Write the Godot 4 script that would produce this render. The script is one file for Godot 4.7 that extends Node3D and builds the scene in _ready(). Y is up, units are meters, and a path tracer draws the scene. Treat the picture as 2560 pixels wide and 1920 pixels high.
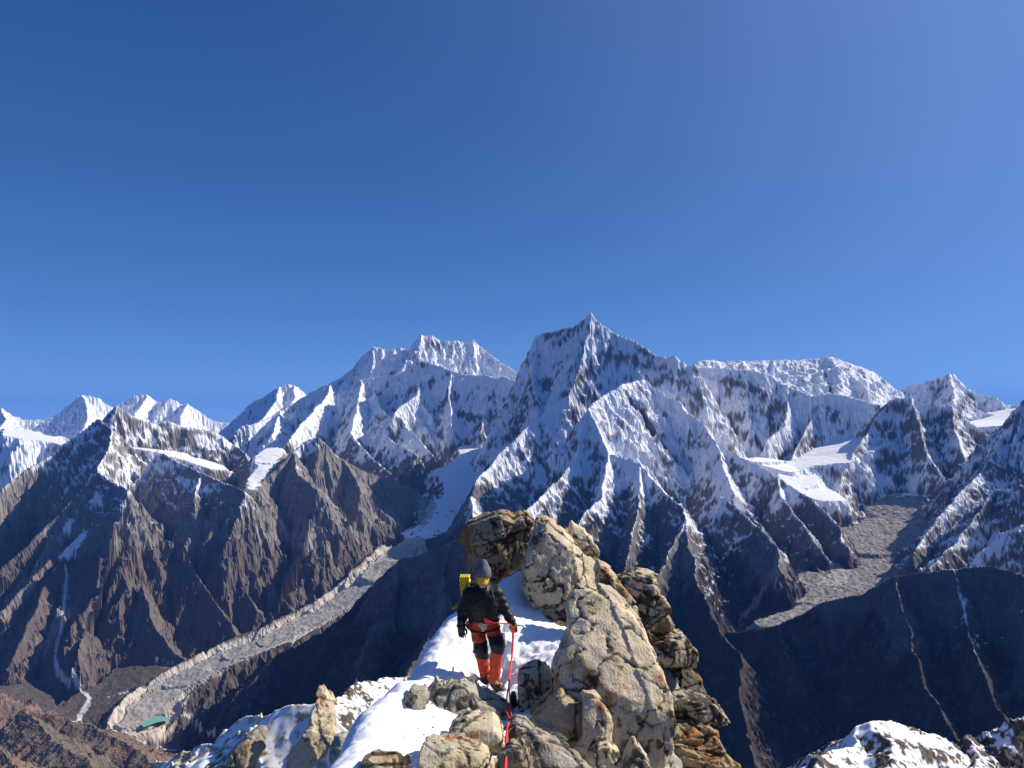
extends Node3D
# A climber on a rocky snow arete, looking over a deep valley to a range of snow mountains.
# World: metres, y up, the viewpoint at the origin looking along -z; the mountains stand at their real distances of 3 to 30 km.

const PITCH := 0.0416
const FOCAL := 1921.0      # in pixels of the 2560 x 1920 photograph
var sun_to := Vector3.ZERO

# survey: the point that is seen at (u, v), d metres ahead
func at(u: float, v: float, d: float) -> Vector3:
	var a := (u - 1280.0) / FOCAL
	var b := (960.0 - v) / FOCAL
	var r := Vector3(a, b * cos(PITCH) + sin(PITCH), -cos(PITCH) + b * sin(PITCH))
	return r * (d / -r.z)

func tag(o: Node, label: String, category: String, group := "", kind := "") -> void:
	o.set_meta("label", label)
	o.set_meta("category", category)
	if group: o.set_meta("group", group)
	if kind: o.set_meta("kind", kind)

func _ready() -> void:
	make_camera_and_light()
	make_terrain()
	make_near_ground()
	make_rocks()
	make_climber()
	make_rope()

func make_camera_and_light() -> void:
	var cam := Camera3D.new()
	cam.name = "camera"
	cam.fov = 53.1
	cam.near = 0.1
	cam.far = 150000.0
	cam.rotation.x = PITCH
	add_child(cam)
	cam.current = true
	# sun: to the right and a little ahead, out of the frame
	var az := deg_to_rad(SUN_AZ)
	var el := deg_to_rad(SUN_EL)
	sun_to = Vector3(sin(az) * cos(el), sin(el), -cos(az) * cos(el))
	var sun := DirectionalLight3D.new()
	sun.name = "sun"
	sun.light_energy = 1.55
	sun.light_color = Color(1.0, 0.955, 0.88)
	sun.light_angular_distance = 0.5
	sun.shadow_enabled = true
	sun.directional_shadow_max_distance = 40000.0
	add_child(sun)
	sun.look_at_from_position(sun_to * 100.0, Vector3.ZERO, Vector3.UP)
	# clear high-altitude sky: deep blue overhead, paler at the horizon and towards the sun
	var w := 512
	var h := 256
	var im := Image.create(w, h, false, Image.FORMAT_RGBAF)
	for j in h:
		var up := (0.5 - (j + 0.5) / h) * PI
		for i in w:
			var ar := (i + 0.5) / w * TAU
			var dir := Vector3(sin(ar) * cos(up), sin(up), -cos(ar) * cos(up))
			var y := maxf(0.0, dir.y)
			var c := Vector3(0.018, 0.072, 0.245).lerp(Vector3(0.115, 0.30, 0.70), pow(1.0 - y, 4.2))
			c = c.lerp(Vector3(0.27, 0.49, 0.88), pow(1.0 - y, 20.0) * 0.85)
			# scattering brightens the air round the sun
			var ca := maxf(0.0, dir.dot(sun_to))
			c += Vector3(0.20, 0.29, 0.53) * pow(ca, 3.3) + Vector3(0.6, 0.6, 0.6) * pow(ca, 60.0)
			c *= Vector3(1.0, 1.05, 1.1) / EXPOSURE
			im.set_pixel(i, j, Color(c.x, c.y, c.z))
	var pan := PanoramaSkyMaterial.new()
	pan.panorama = ImageTexture.create_from_image(im)
	var sky := Sky.new()
	sky.sky_material = pan
	var env := Environment.new()
	env.background_mode = Environment.BG_SKY
	env.sky = sky
	env.tonemap_mode = Environment.TONE_MAPPER_LINEAR
	env.tonemap_exposure = EXPOSURE
	env.sdfgi_enabled = true
	env.ssao_enabled = true
	env.ssil_enabled = true
	if FOG > 0.0:
		env.fog_enabled = true
		env.fog_density = FOG
		env.fog_light_color = Color(0.36, 0.60, 1.0)
	var we := WorldEnvironment.new()
	we.name = "daylight"
	we.environment = env
	add_child(we)

const SUN_AZ := 70.0
const SUN_EL := 37.0
const EXPOSURE := 1.35
const FOG := 0.000012

# ---------------------------------------------------------------- mountains
# Ridges surveyed as chains of (u, v, distance in km); each massif owns several.
# A chain runs left to right or towards the viewer; s1 is the slope on its near (or left) side, s2 on its far (or right) side.
var seg := PackedFloat32Array()      # per segment: ax ay az bx by bz s1 s2 bend flat owner
const SEG := 12
const NU := 1060
const SPAN := 0.80
const NEAR := 2200.0
const FAR := 34000.0
const NV := 1000
var TILE := 20
var hash_x := PackedFloat32Array()
var hash_z := PackedFloat32Array()
var n_big := FastNoiseLite.new()
var n_mid := FastNoiseLite.new()
var n_fine := FastNoiseLite.new()
var rows_h := []
var rows_c := []
var rows_o := []
var lock := Mutex.new()
var lines := []                       # river and track lines: {p, w, kind}

func ridge(owner_id: int, s1: float, s2: float, bend: float, p: Array, flat := 0.0) -> void:
	for k in p.size() - 1:
		var a := at(p[k][0], p[k][1], p[k][2] * 1000.0)
		var b := at(p[k + 1][0], p[k + 1][1], p[k + 1][2] * 1000.0)
		seg.append_array([a.x, a.y, a.z, b.x, b.y, b.z, s1 * (1.0 if flat > 0.0 or s1 < 0.55 else 1.3), s2 * (1.0 if flat > 0.0 or s2 < 0.55 else 1.25), bend, flat, float(owner_id), (1.0 if k == 0 else 0.0) + (2.0 if k == p.size() - 2 else 0.0)])

func moraine(p: Array) -> void:
	var c := PackedVector3Array()
	for e in p:
		c.append(at(e[0], e[1], e[2] * 1000.0))
	var q := PackedVector2Array()
	for k in c.size():
		q.append(Vector2(c[k].x, c[k].z))
	lines.append({"p": q, "w": 235.0, "kind": 3})
	for side in [-1.0, 1.0]:
		for k in c.size() - 1:
			var t := Vector2(c[k + 1].x - c[k].x, c[k + 1].z - c[k].z).normalized()
			var n: Vector2 = Vector2(t.y, -t.x) * side * 245.0
			var up := 48.0 if side < 0.0 else 24.0
			seg.append_array([c[k].x + n.x, c[k].y + up, c[k].z + n.y, c[k + 1].x + n.x, c[k + 1].y + up, c[k + 1].z + n.y, 0.75, 0.75, 300.0, 0.0, 13.0, 0.0])

func survey() -> void:
	# 0 far left snow range
	ridge(0, 0.75, 0.8, 1500, [[-120,1005,25],[-60,1000,25],[0,1017,25],[30,1035,25],[60,1046,25],[110,1046,25],[150,1036,25],[180,1010,25],[197,988,25],[218,984,25],[240,990,25],[262,1005,25],[282,1014,25]])
	ridge(0, 0.9, 0.8, 1500, [[282,1016,26],[315,1000,26],[335,988,26],[365,985,26],[380,995,26],[400,1005,26],[423,994,25.5],[440,997,25.5],[455,1010,25.5],[470,1008,25],[490,1020,25],[525,1045,25],[565,1054,25],[620,1056,25]])
	ridge(0, 0.9, 0.7, 1200, [[205,986,25],[215,1010,24],[222,1040,23],[205,1075,22],[190,1100,21.5]])
	ridge(0, 0.9, 0.7, 1200, [[470,1008,25],[450,1040,24],[455,1075,23]])
	ridge(0, 0.9, 0.7, 1200, [[0,1017,25],[15,1050,23.5],[-20,1090,22.5]])
	ridge(0, 0.9, 0.7, 1200, [[370,987,26],[345,1020,25],[330,1050,24]])
	ridge(0, 1.1, 1.1, 1200, [[60,1080,21],[120,1100,20.5],[200,1110,20.5],[250,1120,20]], 500)
	# 1 snow peak behind the col
	ridge(1, 1.0, 0.9, 1200, [[560,1064,18],[575,1052,18],[590,1040,18],[620,1010,18],[650,995,18],[680,975,18],[700,963,18],[723,957,18],[745,965,18],[765,980,18],[800,1010,18],[850,1030,18]])
	ridge(1, 1.1, 0.7, 1000, [[700,963,18],[690,1000,17.2],[660,1040,16.4],[640,1060,15.8]])
	ridge(1, 1.1, 0.7, 1000, [[735,960,18],[735,990,17.4],[720,1030,16.6]])
	# 2 broad double-topped massif
	ridge(2, 1.0, 1.0, 1000, [[600,1066,13.2],[638,1056,13.3],[661,1048,13.5],[700,1024,13.8],[739,1003,14],[765,987,14],[790,975,14],[850,945,14],[880,925,14],[900,903,14],[920,880,14],[940,866,14],[955,868,14],[975,874,14],[1000,868,14],[1012,872,14],[1020,880,14],[1030,868,14],[1040,850,14],[1053,833,14],[1065,840,14],[1080,838,14],[1100,850,14],[1125,850,14],[1145,850,14],[1158,857,14],[1170,850,14],[1185,850,14],[1200,865,14],[1225,885,13.8],[1255,905,13.6],[1290,930,13.4],[1310,940,13.3],[1380,960,13.3]])
	ridge(2, 1.25, 0.35, 900, [[905,948,13.4],[960,940,13.183],[1005,932,13.005],[1040,900,12.867],[1075,906,12.728],[1105,916,12.61],[1160,936,12.393],[1220,938,12.156],[1240,946,12.077],[1255,940,12.017],[1290,953,11.879],[1310,950,11.8]])
	ridge(2, 1.4, 0.9, 800, [[905,948,13.3],[897,990,12.7],[884,1045,12.1],[876,1080,11.8],[905,1120,11.2],[960,1170,10.5],[990,1200,10.1]])
	ridge(2, 1.0, 1.3, 800, [[933,978,12.9],[953,1024,12.3],[995,1055,11.9],[1030,1083,11.5],[1056,1102,11.3],[1073,1125,11.0],[1093,1157,10.7],[1100,1184,10.5]])
	ridge(2, 1.6, 0.8, 500, [[1050,960,12.5],[1040,985,12.3],[1000,1015,12.0],[985,1035,11.8]])
	ridge(2, 1.6, 1.3, 500, [[1130,930,12.5],[1125,1000,12.0],[1130,1060,11.6]])
	ridge(2, 1.6, 1.3, 500, [[1225,940,12.4],[1215,1010,11.8],[1200,1080,11.3]])
	ridge(2, 1.1, 1.0, 900, [[830,955,13.7],[800,1010,13.0],[770,1040,12.4],[740,1080,11.8],[720,1100,11.4]])
	ridge(2, 0.9, 0.9, 900, [[700,1024,13.8],[690,1060,13.0],[680,1090,12.4]])
	ridge(2, 1.2, 0.9, 700, [[976,1092,11.2],[990,1110,10.9],[1040,1135,10.6]])
	# 3 the pyramid peak
	ridge(3, 1.6, 1.2, 900, [[1285,965,11.0],[1300,940,10.921],[1312,920,10.857],[1325,885,10.788],[1340,845,10.709],[1350,835,10.656],[1375,828,10.524],[1400,822,10.392],[1430,815,10.233],[1455,800,10.101],[1465,790,10.048],[1474,778,10.0],[1482,790,9.985],[1500,808,9.951],[1530,830,9.895],[1560,842,9.838],[1600,862,9.763],[1625,878,9.716],[1640,888,9.688],[1665,892,9.641],[1685,888,9.603],[1710,902,9.556],[1725,916,9.528],[1740,906,9.5]])
	ridge(3, 2.2, 1.3, 500, [[1474,779,10],[1470,830,9.85],[1455,880,9.7],[1440,930,9.55],[1420,985,9.35]])
	ridge(3, 1.8, 1.2, 600, [[1345,838,10.683],[1335,890,10.432],[1330,940,10.181],[1340,1000,9.83]])
	ridge(3, 1.3, 1.0, 700, [[1578,896,9.8],[1615,949,9.4],[1657,985,9.2],[1694,1003,9.0],[1715,1033,8.8],[1741,1048,8.7],[1767,1075,8.5],[1788,1106,8.3],[1819,1127,8.1],[1861,1148,7.9],[1903,1169,7.7],[1945,1195,7.5],[1977,1216,7.35],[2029,1242,7.1],[2071,1284,6.9],[2103,1321,6.7],[2120,1380,6.4]])
	ridge(3, 1.4, 0.9, 500, [[1615,949,9.4],[1578,955,9.2],[1552,960,9.05],[1505,990,8.85],[1468,1022,8.65],[1494,1059,8.45],[1510,1101,8.25],[1526,1132,8.1],[1573,1148,8.0],[1604,1158,7.9],[1636,1206,7.6],[1662,1232,7.4],[1694,1263,7.1],[1715,1300,6.8],[1725,1370,6.4],[1739,1435,6.0],[1770,1529,5.5],[1813,1590,5.1],[1850,1640,4.8],[1858,1700,4.5],[1858,1770,4.25],[1862,1830,4.0],[1875,1900,3.75]])
	ridge(3, 1.5, 0.9, 600, [[1420,985,9.35],[1350,1043,9.3],[1283,1098,9.0],[1244,1132,8.8],[1217,1171,8.6],[1195,1195,8.4],[1180,1250,8.1],[1185,1305,7.7],[1200,1355,7.3]])
	ridge(3, 1.3, 1.0, 500, [[1468,1022,8.65],[1440,1140,8.3],[1400,1190,8.0],[1350,1240,7.7],[1307,1279,7.4],[1290,1350,7.0]])
	ridge(3, 1.3, 1.0, 500, [[1526,1132,8.1],[1500,1238,7.6],[1450,1298,7.2],[1420,1368,6.8]])
	ridge(3, 1.3, 1.0, 500, [[1604,1158,7.9],[1590,1288,7.2],[1570,1376,6.7],[1550,1458,6.2]])
	ridge(3, 1.3, 1.0, 500, [[1715,1300,6.8],[1660,1408,6.3],[1630,1488,5.8],[1620,1578,5.3]])
	ridge(3, 1.2, 1.0, 500, [[1945,1195,7.5],[1950,1240,7.2],[2000,1300,6.8],[2040,1350,6.5]])
	ridge(3, 1.3, 1.0, 500, [[1788,1106,8.3],[1800,1150,7.9],[1830,1220,7.4],[1880,1290,6.9],[1920,1340,6.6]])
	ridge(3, 1.2, 1.1, 400, [[1800,1236,7.2],[1850,1275,6.9],[1900,1320,6.5],[1940,1370,6.2],[1945,1420,5.9]])
	# 4 the long snow dome on the right
	ridge(4, 0.55, 0.8, 900, [[1735,908,11.4],[1745,902,11.389],[1765,900,11.368],[1785,900,11.347],[1800,904,11.331],[1850,902,11.278],[1900,903,11.225],[1960,900,11.161],[2000,898,11.119],[2050,896,11.065],[2080,891,11.034],[2110,903,11.002],[2150,915,10.959],[2190,935,10.917],[2230,965,10.874],[2260,990,10.842],[2300,1010,10.8]])
	ridge(4, 1.25, 0.3, 900, [[1725,920,10.4],[1783,919,10.265],[1830,922,10.155],[1872,924,10.057],[1924,934,9.936],[1951,955,9.873],[1990,975,9.782],[2029,990,9.692],[2071,982,9.594],[2134,994,9.447],[2197,1014,9.3]])
	ridge(4, 1.7, 1.4, 500, [[1951,955,9.873],[1972,1003,9.69],[1958,1066,9.307],[1914,1108,9.024]])
	ridge(4, 1.7, 1.4, 500, [[2029,990,9.692],[2030,1042,9.433],[2000,1102,9.074],[1985,1142,8.815]])
	ridge(4, 1.0, 1.2, 500, [[2110,905,11.1],[2130,940,10.6],[2170,975,10.1]])
	# basin of ice under the dome
	ridge(4, 1.1, 1.1, 400, [[1850,1145,8.9],[1920,1150,8.8],[1985,1165,8.5],[2060,1140,8.7],[2130,1110,8.9]], 320)
	ridge(4, 1.1, 1.1, 400, [[1985,1165,8.5],[2010,1200,8.0],[2060,1230,7.7]], 200)
	# 5 peak at the far right
	ridge(5, 1.0, 0.9, 900, [[2240,985,13.5],[2270,965,13.3],[2320,950,13],[2345,942,13],[2374,931,13],[2390,945,12.8],[2410,965,12.6],[2440,985,12.4],[2480,990,12.2],[2500,1000,12],[2515,1012,12],[2540,1009,12],[2560,1000,12],[2620,990,12]])
	ridge(5, 1.1, 0.8, 600, [[2374,932,13],[2385,975,12.2],[2380,1005,11.5]])
	ridge(5, 1.1, 1.1, 400, [[2440,1060,9.8],[2500,1050,10],[2560,1030,10.2]], 350)
	# 6 the rock peak below it
	ridge(6, 1.6, 1.0, 700, [[2110,1100,9.3],[2150,1075,9.187],[2170,1060,9.131],[2200,1022,9.046],[2228,997,8.967],[2260,994,8.877],[2286,991,8.804],[2300,1002,8.764],[2333,1014,8.671],[2380,1012,8.538],[2417,1053,8.434],[2470,1085,8.285],[2500,1105,8.2]])
	ridge(6, 1.5, 1.1, 500, [[2286,991,8.804],[2300,1072,8.395],[2323,1144,7.987],[2345,1182,7.679],[2370,1217,7.47],[2380,1252,7.262]])
	ridge(6, 1.5, 1.1, 500, [[2228,997,8.967],[2170,1072,8.75],[2129,1129,8.434],[2105,1181,8.117],[2097,1244,7.8]])
	ridge(6, 1.5, 1.1, 500, [[2380,1012,8.538],[2390,1092,8.091],[2420,1162,7.643]])
	# 7 the snow-streaked slopes at the right edge
	ridge(7, 1.0, 0.9, 600, [[2640,960,7.0],[2600,980,7.1],[2555,1000,7.2],[2530,1040,7.2],[2508,1090,7.1],[2490,1130,6.9],[2465,1170,6.7],[2440,1206,6.5],[2395,1240,6.3],[2340,1295,6.1],[2305,1350,5.9],[2285,1390,5.75]])
	ridge(7, 0.9, 0.8, 500, [[2640,1180,5.5],[2560,1215,5.5],[2520,1220,5.6],[2480,1225,5.7]])
	ridge(7, 0.9, 0.9, 500, [[2480,1225,5.7],[2440,1290,5.5],[2400,1330,5.4],[2350,1390,5.2],[2320,1420,5.1]])
	ridge(7, 0.9, 0.9, 500, [[2640,1260,4.9],[2560,1310,4.9],[2500,1340,4.95],[2450,1390,4.9]])
	# glacier of rubble under them
	ridge(8, 1.1, 1.1, 300, [[2330,1250,7.6],[2260,1300,7.3],[2200,1345,6.9],[2170,1420,6.3],[2130,1470,5.95]], 430)
	ridge(8, 1.1, 1.1, 300, [[2130,1475,5.95],[2030,1530,5.55],[1930,1560,5.3]], 120)
	# 9 the dark wall below the glacier
	ridge(9, 1.5, 0.35, 900, [[1815,1580,5.25],[1850,1577,5.196],[1930,1572,5.072],[1985,1547,4.988],[2060,1508,4.872],[2150,1490,4.733],[2240,1442,4.594],[2300,1436,4.501],[2400,1421,4.347],[2480,1418,4.223],[2520,1426,4.162],[2560,1440,4.1],[2640,1450,4.0]])
	ridge(9, 1.2, 1.0, 500, [[2250,1442,4.579],[2262,1522,4.329],[2290,1622,4.079],[2330,1722,3.829],[2375,1802,3.579],[2410,1872,3.329]])
	ridge(9, 1.2, 1.0, 500, [[2390,1423,4.362],[2410,1542,4.122],[2440,1632,3.882],[2490,1732,3.642],[2540,1822,3.402]])
	ridge(9, 1.2, 1.0, 400, [[1950,1572,5.042],[1965,1620,4.792],[1975,1680,4.542]])
	ridge(9, 1.2, 1.0, 500, [[2545,1440,4.123],[2580,1562,3.883],[2620,1662,3.643]])
	# 10 the dark spur left of the crag
	ridge(10, 1.35, 0.8, 900, [[640,1690,6.05],[694,1634,5.891],[749,1612,5.728],[815,1577,5.533],[850,1550,5.43],[889,1500,5.315],[935,1464,5.179],[982,1417,5.04],[1001,1398,4.984],[1056,1386,4.822],[1122,1359,4.627],[1165,1340,4.5],[1250,1345,4.294],[1330,1400,4.1]])
	ridge(10, 1.1, 0.9, 500, [[1001,1398,4.984],[985,1492,4.704],[940,1562,4.424],[900,1642,4.144],[880,1712,3.864],[860,1782,3.584]])
	ridge(10, 1.1, 0.9, 500, [[1122,1359,4.627],[1115,1462,4.367],[1090,1552,4.107],[1050,1632,3.847],[1020,1702,3.587]])
	ridge(10, 0.7, 0.6, 500, [[694,1634,5.891],[640,1700,5.641],[600,1760,5.391],[570,1830,5.141]])
	# 11 the brown mountainside across the valley
	ridge(11, 1.15, 0.9, 900, [[-120,1330,7.61],[-60,1270,7.85],[0,1222,8.2],[54,1182,8.5],[109,1149,8.7],[163,1106,8.85],[210,1071,8.95],[245,1046,9]])
	ridge(11, 1.2, 0.9, 700, [[245,1046,9],[278,1072,8.8],[272,1110,8.5],[253,1150,8.2],[250,1180,8.0],[285,1210,7.8],[325,1226,7.66],[335,1270,7.72],[373,1330,7.6]])
	ridge(11, 1.0, 0.8, 500, [[373,1330,7.6],[330,1370,7.44],[280,1392,7.34],[235,1455,7.08],[215,1530,6.77],[200,1640,6.32]])
	ridge(11, 1.0, 0.8, 500, [[373,1330,7.6],[355,1440,7.18],[375,1540,6.81],[420,1610,6.6],[465,1655,6.48]])
	ridge(11, 1.0, 0.8, 500, [[373,1330,7.6],[430,1350,7.57],[451,1364,7.54],[490,1430,7.33],[540,1510,7.07],[600,1590,6.79]])
	ridge(11, 1.0, 0.8, 500, [[325,1226,7.66],[200,1330,7.58],[80,1450,7.11],[0,1530,6.82],[-80,1600,6.58]])
	ridge(11, 0.9, 0.8, 500, [[250,1180,8.0],[150,1280,7.76],[60,1370,7.43],[0,1420,7.24],[-90,1500,6.96]])
	ridge(11, 0.9, 0.7, 500, [[200,1330,7.58],[130,1440,7.14],[70,1560,6.68],[30,1640,6.38]])
	# behind it the banded cliffs
	ridge(15, 1.05, 0.8, 600, [[262,1040,10.1],[290,1014,10.15],[330,1040,10.25],[370,1056,10.35],[416,1052,10.45],[470,1068,10.55],[540,1080,10.7],[583,1110,10.75],[615,1135,10.5],[625,1180,9.7],[610,1215,8.95]])
	ridge(11, 1.1, 1.1, 300, [[300,1118,9.7],[360,1122,9.5],[420,1130,9.4],[490,1150,9.2],[540,1170,9]], 120)
	ridge(11, 1.2, 0.75, 500, [[360,1165,8.5],[393,1130,8.6],[447,1158,8.4],[505,1182,8.2],[544,1200,8.0],[607,1229,7.78],[690,1310,8.02],[780,1400,7.79],[830,1440,7.64]])
	ridge(11, 1.1, 0.8, 500, [[544,1200,8.0],[555,1270,7.88],[600,1350,7.7],[670,1440,7.43],[745,1540,7.08]])
	ridge(11, 1.1, 0.8, 400, [[505,1182,8.2],[490,1240,7.86],[520,1330,7.72],[580,1430,7.39],[650,1530,7.04]])
	ridge(11, 1.1, 0.8, 500, [[451,1364,7.54],[500,1380,7.52],[560,1360,7.64]])
	# 12 the snow-capped rock hill
	ridge(12, 1.2, 0.7, 600, [[641,1228,8.3],[662,1195,8.5],[700,1160,8.7],[727,1130,8.85],[758,1103,9],[793,1091,9],[816,1110,9],[828,1122,9],[863,1149,9.05],[900,1170,9.1],[933,1184,9.2],[980,1200,9.4],[1011,1212,9.5],[1045,1224,9.6]])
	ridge(12, 1.2, 0.7, 500, [[727,1130,8.85],[745,1180,8.5],[797,1228,8.22],[805,1263,8.33],[840,1320,8.3],[900,1390,7.97]])
	ridge(12, 0.9, 0.7, 500, [[863,1149,9.05],[900,1220,8.7],[950,1270,8.77],[1000,1310,8.71]])
	ridge(12, 0.9, 0.7, 500, [[797,1228,8.22],[760,1300,8.23],[800,1380,7.92],[870,1450,7.61]])
	ridge(12, 1.1, 1.1, 300, [[690,1125,9.4],[670,1150,9.0],[650,1190,8.6],[632,1225,8.2]], 130)
	# 13 glacier with its moraines and the valley floor
	ridge(13, 1.1, 1.1, 300, [[1200,1120,11.2],[1180,1150,10.7],[1160,1190,10.1],[1140,1240,9.5],[1120,1300,8.9],[1075,1330,8.5]], 300)
	ridge(13, 1.1, 1.1, 300, [[1130,1300,8.8],[1075,1330,8.5],[1010,1375,8.1],[950,1430,7.6],[893,1478,7.35],[836,1523,7.1],[768,1558,6.9],[700,1590,6.7],[620,1622,6.55],[544,1656,6.4],[470,1695,6.2],[415,1732,6.05],[375,1775,5.85],[360,1800,5.75]], 190)
	moraine([[1010,1375,8.1],[950,1430,7.6],[893,1478,7.35],[836,1523,7.1],[768,1558,6.9],[700,1590,6.7],[620,1622,6.55],[544,1656,6.4],[470,1695,6.2],[415,1732,6.05],[375,1775,5.85],[360,1800,5.75]])
	ridge(13, 1.1, 1.1, 400, [[760,1660,6.6],[600,1740,6.2],[480,1800,5.9],[380,1860,5.6],[280,1880,5.5]], 620)
	ridge(13, 1.1, 1.1, 400, [[330,1690,6.35],[230,1740,6.1],[180,1790,5.85],[60,1750,6.0],[-60,1710,6.2]], 330)
	# 14 the brown hill at the lower left
	ridge(14, 0.5, 0.6, 600, [[-160,1700,4.7],[-60,1725,4.6],[0,1745,4.5],[60,1768,4.5],[150,1795,4.4],[250,1825,4.3],[330,1872,4.1],[370,1910,3.9],[400,1960,3.7]])
	ridge(14, 0.5, 0.6, 500, [[60,1768,4.5],[120,1830,4.1],[200,1890,3.8],[240,1950,3.5]])
	ridge(14, 0.5, 0.6, 500, [[-160,1800,4.0],[-40,1860,3.8],[60,1920,3.5]])

const OWNERS := [
	["snow_range", "distant white snow range on the skyline at the far left"],
	["snow_peak", "small snow peak behind the col, left of the double-topped massif"],
	["snow_massif", "broad double-topped snow massif with a shaded wall, left of the pyramid peak"],
	["pyramid_mountain", "tallest mountain, sharp pyramid summit over a shaded blue face"],
	["snow_dome", "long flat-topped snow dome with a fluted wall, right of the pyramid peak"],
	["snow_mountain", "small pointed snow mountain on the skyline at the far right"],
	["rock_mountain", "steep grey rock mountain streaked with snow below the right skyline"],
	["snowy_slope", "rocky slope patched with snow at the right edge"],
	["rubble_glacier", "grey rubble-covered glacier in the basin on the right"],
	["dark_wall", "dark shaded mountain wall with brown ribs below the right glacier"],
	["dark_spur", "dark shaded spur between the valley glacier and the climber"],
	["brown_mountain", "brown ribbed mountainside with a dark pointed top on the left"],
	["rock_hill", "grey rock hill with a small white snow cap above the valley"],
	["valley_glacier", "pale curving glacier tongue and moraine on the valley floor"],
	["brown_hill", "low brown hill in the bottom left corner"],
	["banded_ridge", "snow-dusted ridge of banded cliffs just behind the dark pointed top on the left"],
]
# surface features as surveyed: where the line of sight at (u, v) first meets the ground
func hit(u: float, v: float) -> Vector3:
	var dir := at(u, v, 1.0)
	var c := clampi(int(round((dir.x / SPAN + 1.0) * 0.5 * (NU - 1))), 0, NU - 1)
	for r in NV:
		var d := dist_of(r)
		if H[r * NU + c] >= dir.y * d:
			return Vector3(dir.x * d, H[r * NU + c], -d)
	return Vector3(0, -9999, 0)

var patches := []      # {p: outline, lo, hi, kind}

func survey_features() -> void:
	for e in [
		["snow", [1468,1024, 1505,994, 1552,964, 1578,960, 1600,992, 1605,1050, 1612,1110, 1602,1152, 1573,1144, 1530,1128, 1514,1100, 1497,1062]],
		["snow", [729,1132, 746,1107, 770,1096, 793,1096, 803,1115, 790,1128, 760,1136]],
		["snow", [622,1120, 660,1122, 712,1128, 690,1160, 662,1195, 640,1223, 619,1222, 625,1180, 630,1150]],
		["snow", [335,1112, 400,1120, 460,1132, 498,1152, 480,1160, 430,1147, 400,1152, 370,1142]],
		["snow", [282,1207, 300,1172, 340,1157, 345,1167, 325,1192, 302,1215]],
		["snow", [125,1345, 190,1280, 200,1286, 150,1352]],
		["snow", [150,1392, 210,1330, 218,1340, 162,1402]],
		["snow", [930,1100, 960,1110, 990,1130, 1000,1150, 975,1142, 945,1127]],
		["snow", [1640,1225, 1690,1235, 1712,1250, 1700,1262, 1668,1256]],
		["snow", [2420,1110, 2480,1090, 2555,1075, 2555,1110, 2490,1130]],
		["scree", [0,1520, 60,1450, 150,1335, 168,1345, 110,1440, 40,1530, 0,1562]],
		["scree", [631,1322, 646,1328, 655,1360, 657,1400, 648,1390, 637,1352]],
		["scree", [165,1470, 178,1500, 164,1560, 122,1620, 88,1662, 108,1600, 140,1530]],
		["scree", [805,1240, 830,1250, 880,1310, 930,1380, 905,1370, 850,1310]],
		["scree", [480,1290, 520,1300, 560,1330, 600,1340, 560,1350, 500,1320]],
		["scree", [700,1300, 760,1320, 830,1380, 880,1420, 840,1410, 760,1360]],
		["cream", [1045,1272, 1075,1247, 1090,1270, 1076,1300, 1055,1322, 1045,1300]],
		["cream", [2045,1452, 2100,1417, 2125,1432, 2110,1457, 2070,1467]],
		["scree", [1958,1350, 1968,1360, 1945,1440, 1905,1510, 1860,1560, 1815,1582, 1850,1545, 1890,1490, 1930,1420]],
	]:
		var q := PackedVector2Array()
		var lo := Vector2(1e9, 1e9)
		var hi := -lo
		var o: Array = e[1]
		for k in o.size() / 2:
			var w := hit(o[k * 2], o[k * 2 + 1])
			if w.y < -9000.0:
				continue
			q.append(Vector2(w.x, w.z))
			lo = lo.min(q[-1])
			hi = hi.max(q[-1])
		patches.append({"p": q, "lo": lo, "hi": hi, "kind": e[0]})
	for e in [
		[14.0, [165,1425, 167,1451, 161,1500, 156,1552, 143,1610, 138,1649, 141,1670, 150,1688, 170,1704, 194,1719, 212,1733, 224,1748]],
		[20.0, [224,1748, 216,1765, 200,1783, 180,1802]],
		[9.0, [224,1748, 224,1764, 210,1784]],
		[7.0, [455,1788, 480,1798, 500,1812, 520,1830, 536,1838]],
		[6.0, [335,1850, 360,1857, 395,1864, 412,1874, 440,1876]],
		[6.0, [270,1745, 300,1735, 320,1728]],
		[7.0, [425,1715, 440,1725, 460,1745, 462,1770]],
	]:
		var q := PackedVector2Array()
		var o: Array = e[1]
		for k in o.size() / 2:
			var w := hit(o[k * 2], o[k * 2 + 1])
			q.append(Vector2(w.x, w.z))
		lines.append({"p": q, "w": e[0], "kind": 1})

const MIDDLE := 15500.0
var lake_y := 0.0
var lake_edge := PackedVector2Array()
var n_rock := FastNoiseLite.new()
var n_patch := FastNoiseLite.new()
var n_rib := FastNoiseLite.new()
const TAIL := 0.82

# natural relief: sharp ribs and rounded gullies running down the slope, one octave
func gully(px: float, pz: float, dx: float, dz: float) -> Vector3:
	var ix := floori(px)
	var iz := floori(pz)
	var fx := px - ix
	var fz := pz - iz
	var v := 0.0
	var gx := 0.0
	var gz := 0.0
	var wt := 0.0001
	for j in range(-1, 2):
		for i in range(-1, 2):
			var k := (((ix + i) & 255) << 8) | ((iz + j) & 255)
			var qx := fx - i - hash_x[k]
			var qz := fz - j - hash_z[k]
			var d2 := qx * qx + qz * qz
			if d2 < 1.3:
				var w := 1.0 - d2 / 1.3
				w = w * w * w
				var m := (qx * dx + qz * dz) * PI + hash_x[k ^ 255] * 9.0
				var c := cos(m)
				wt += w
				v += w * (1.0 - 2.0 * absf(c))
				var g := w * TAU * sin(m) * signf(c)
				gx += g * dx
				gz += g * dz
	return Vector3(v / wt, gx / wt, gz / wt)

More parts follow.
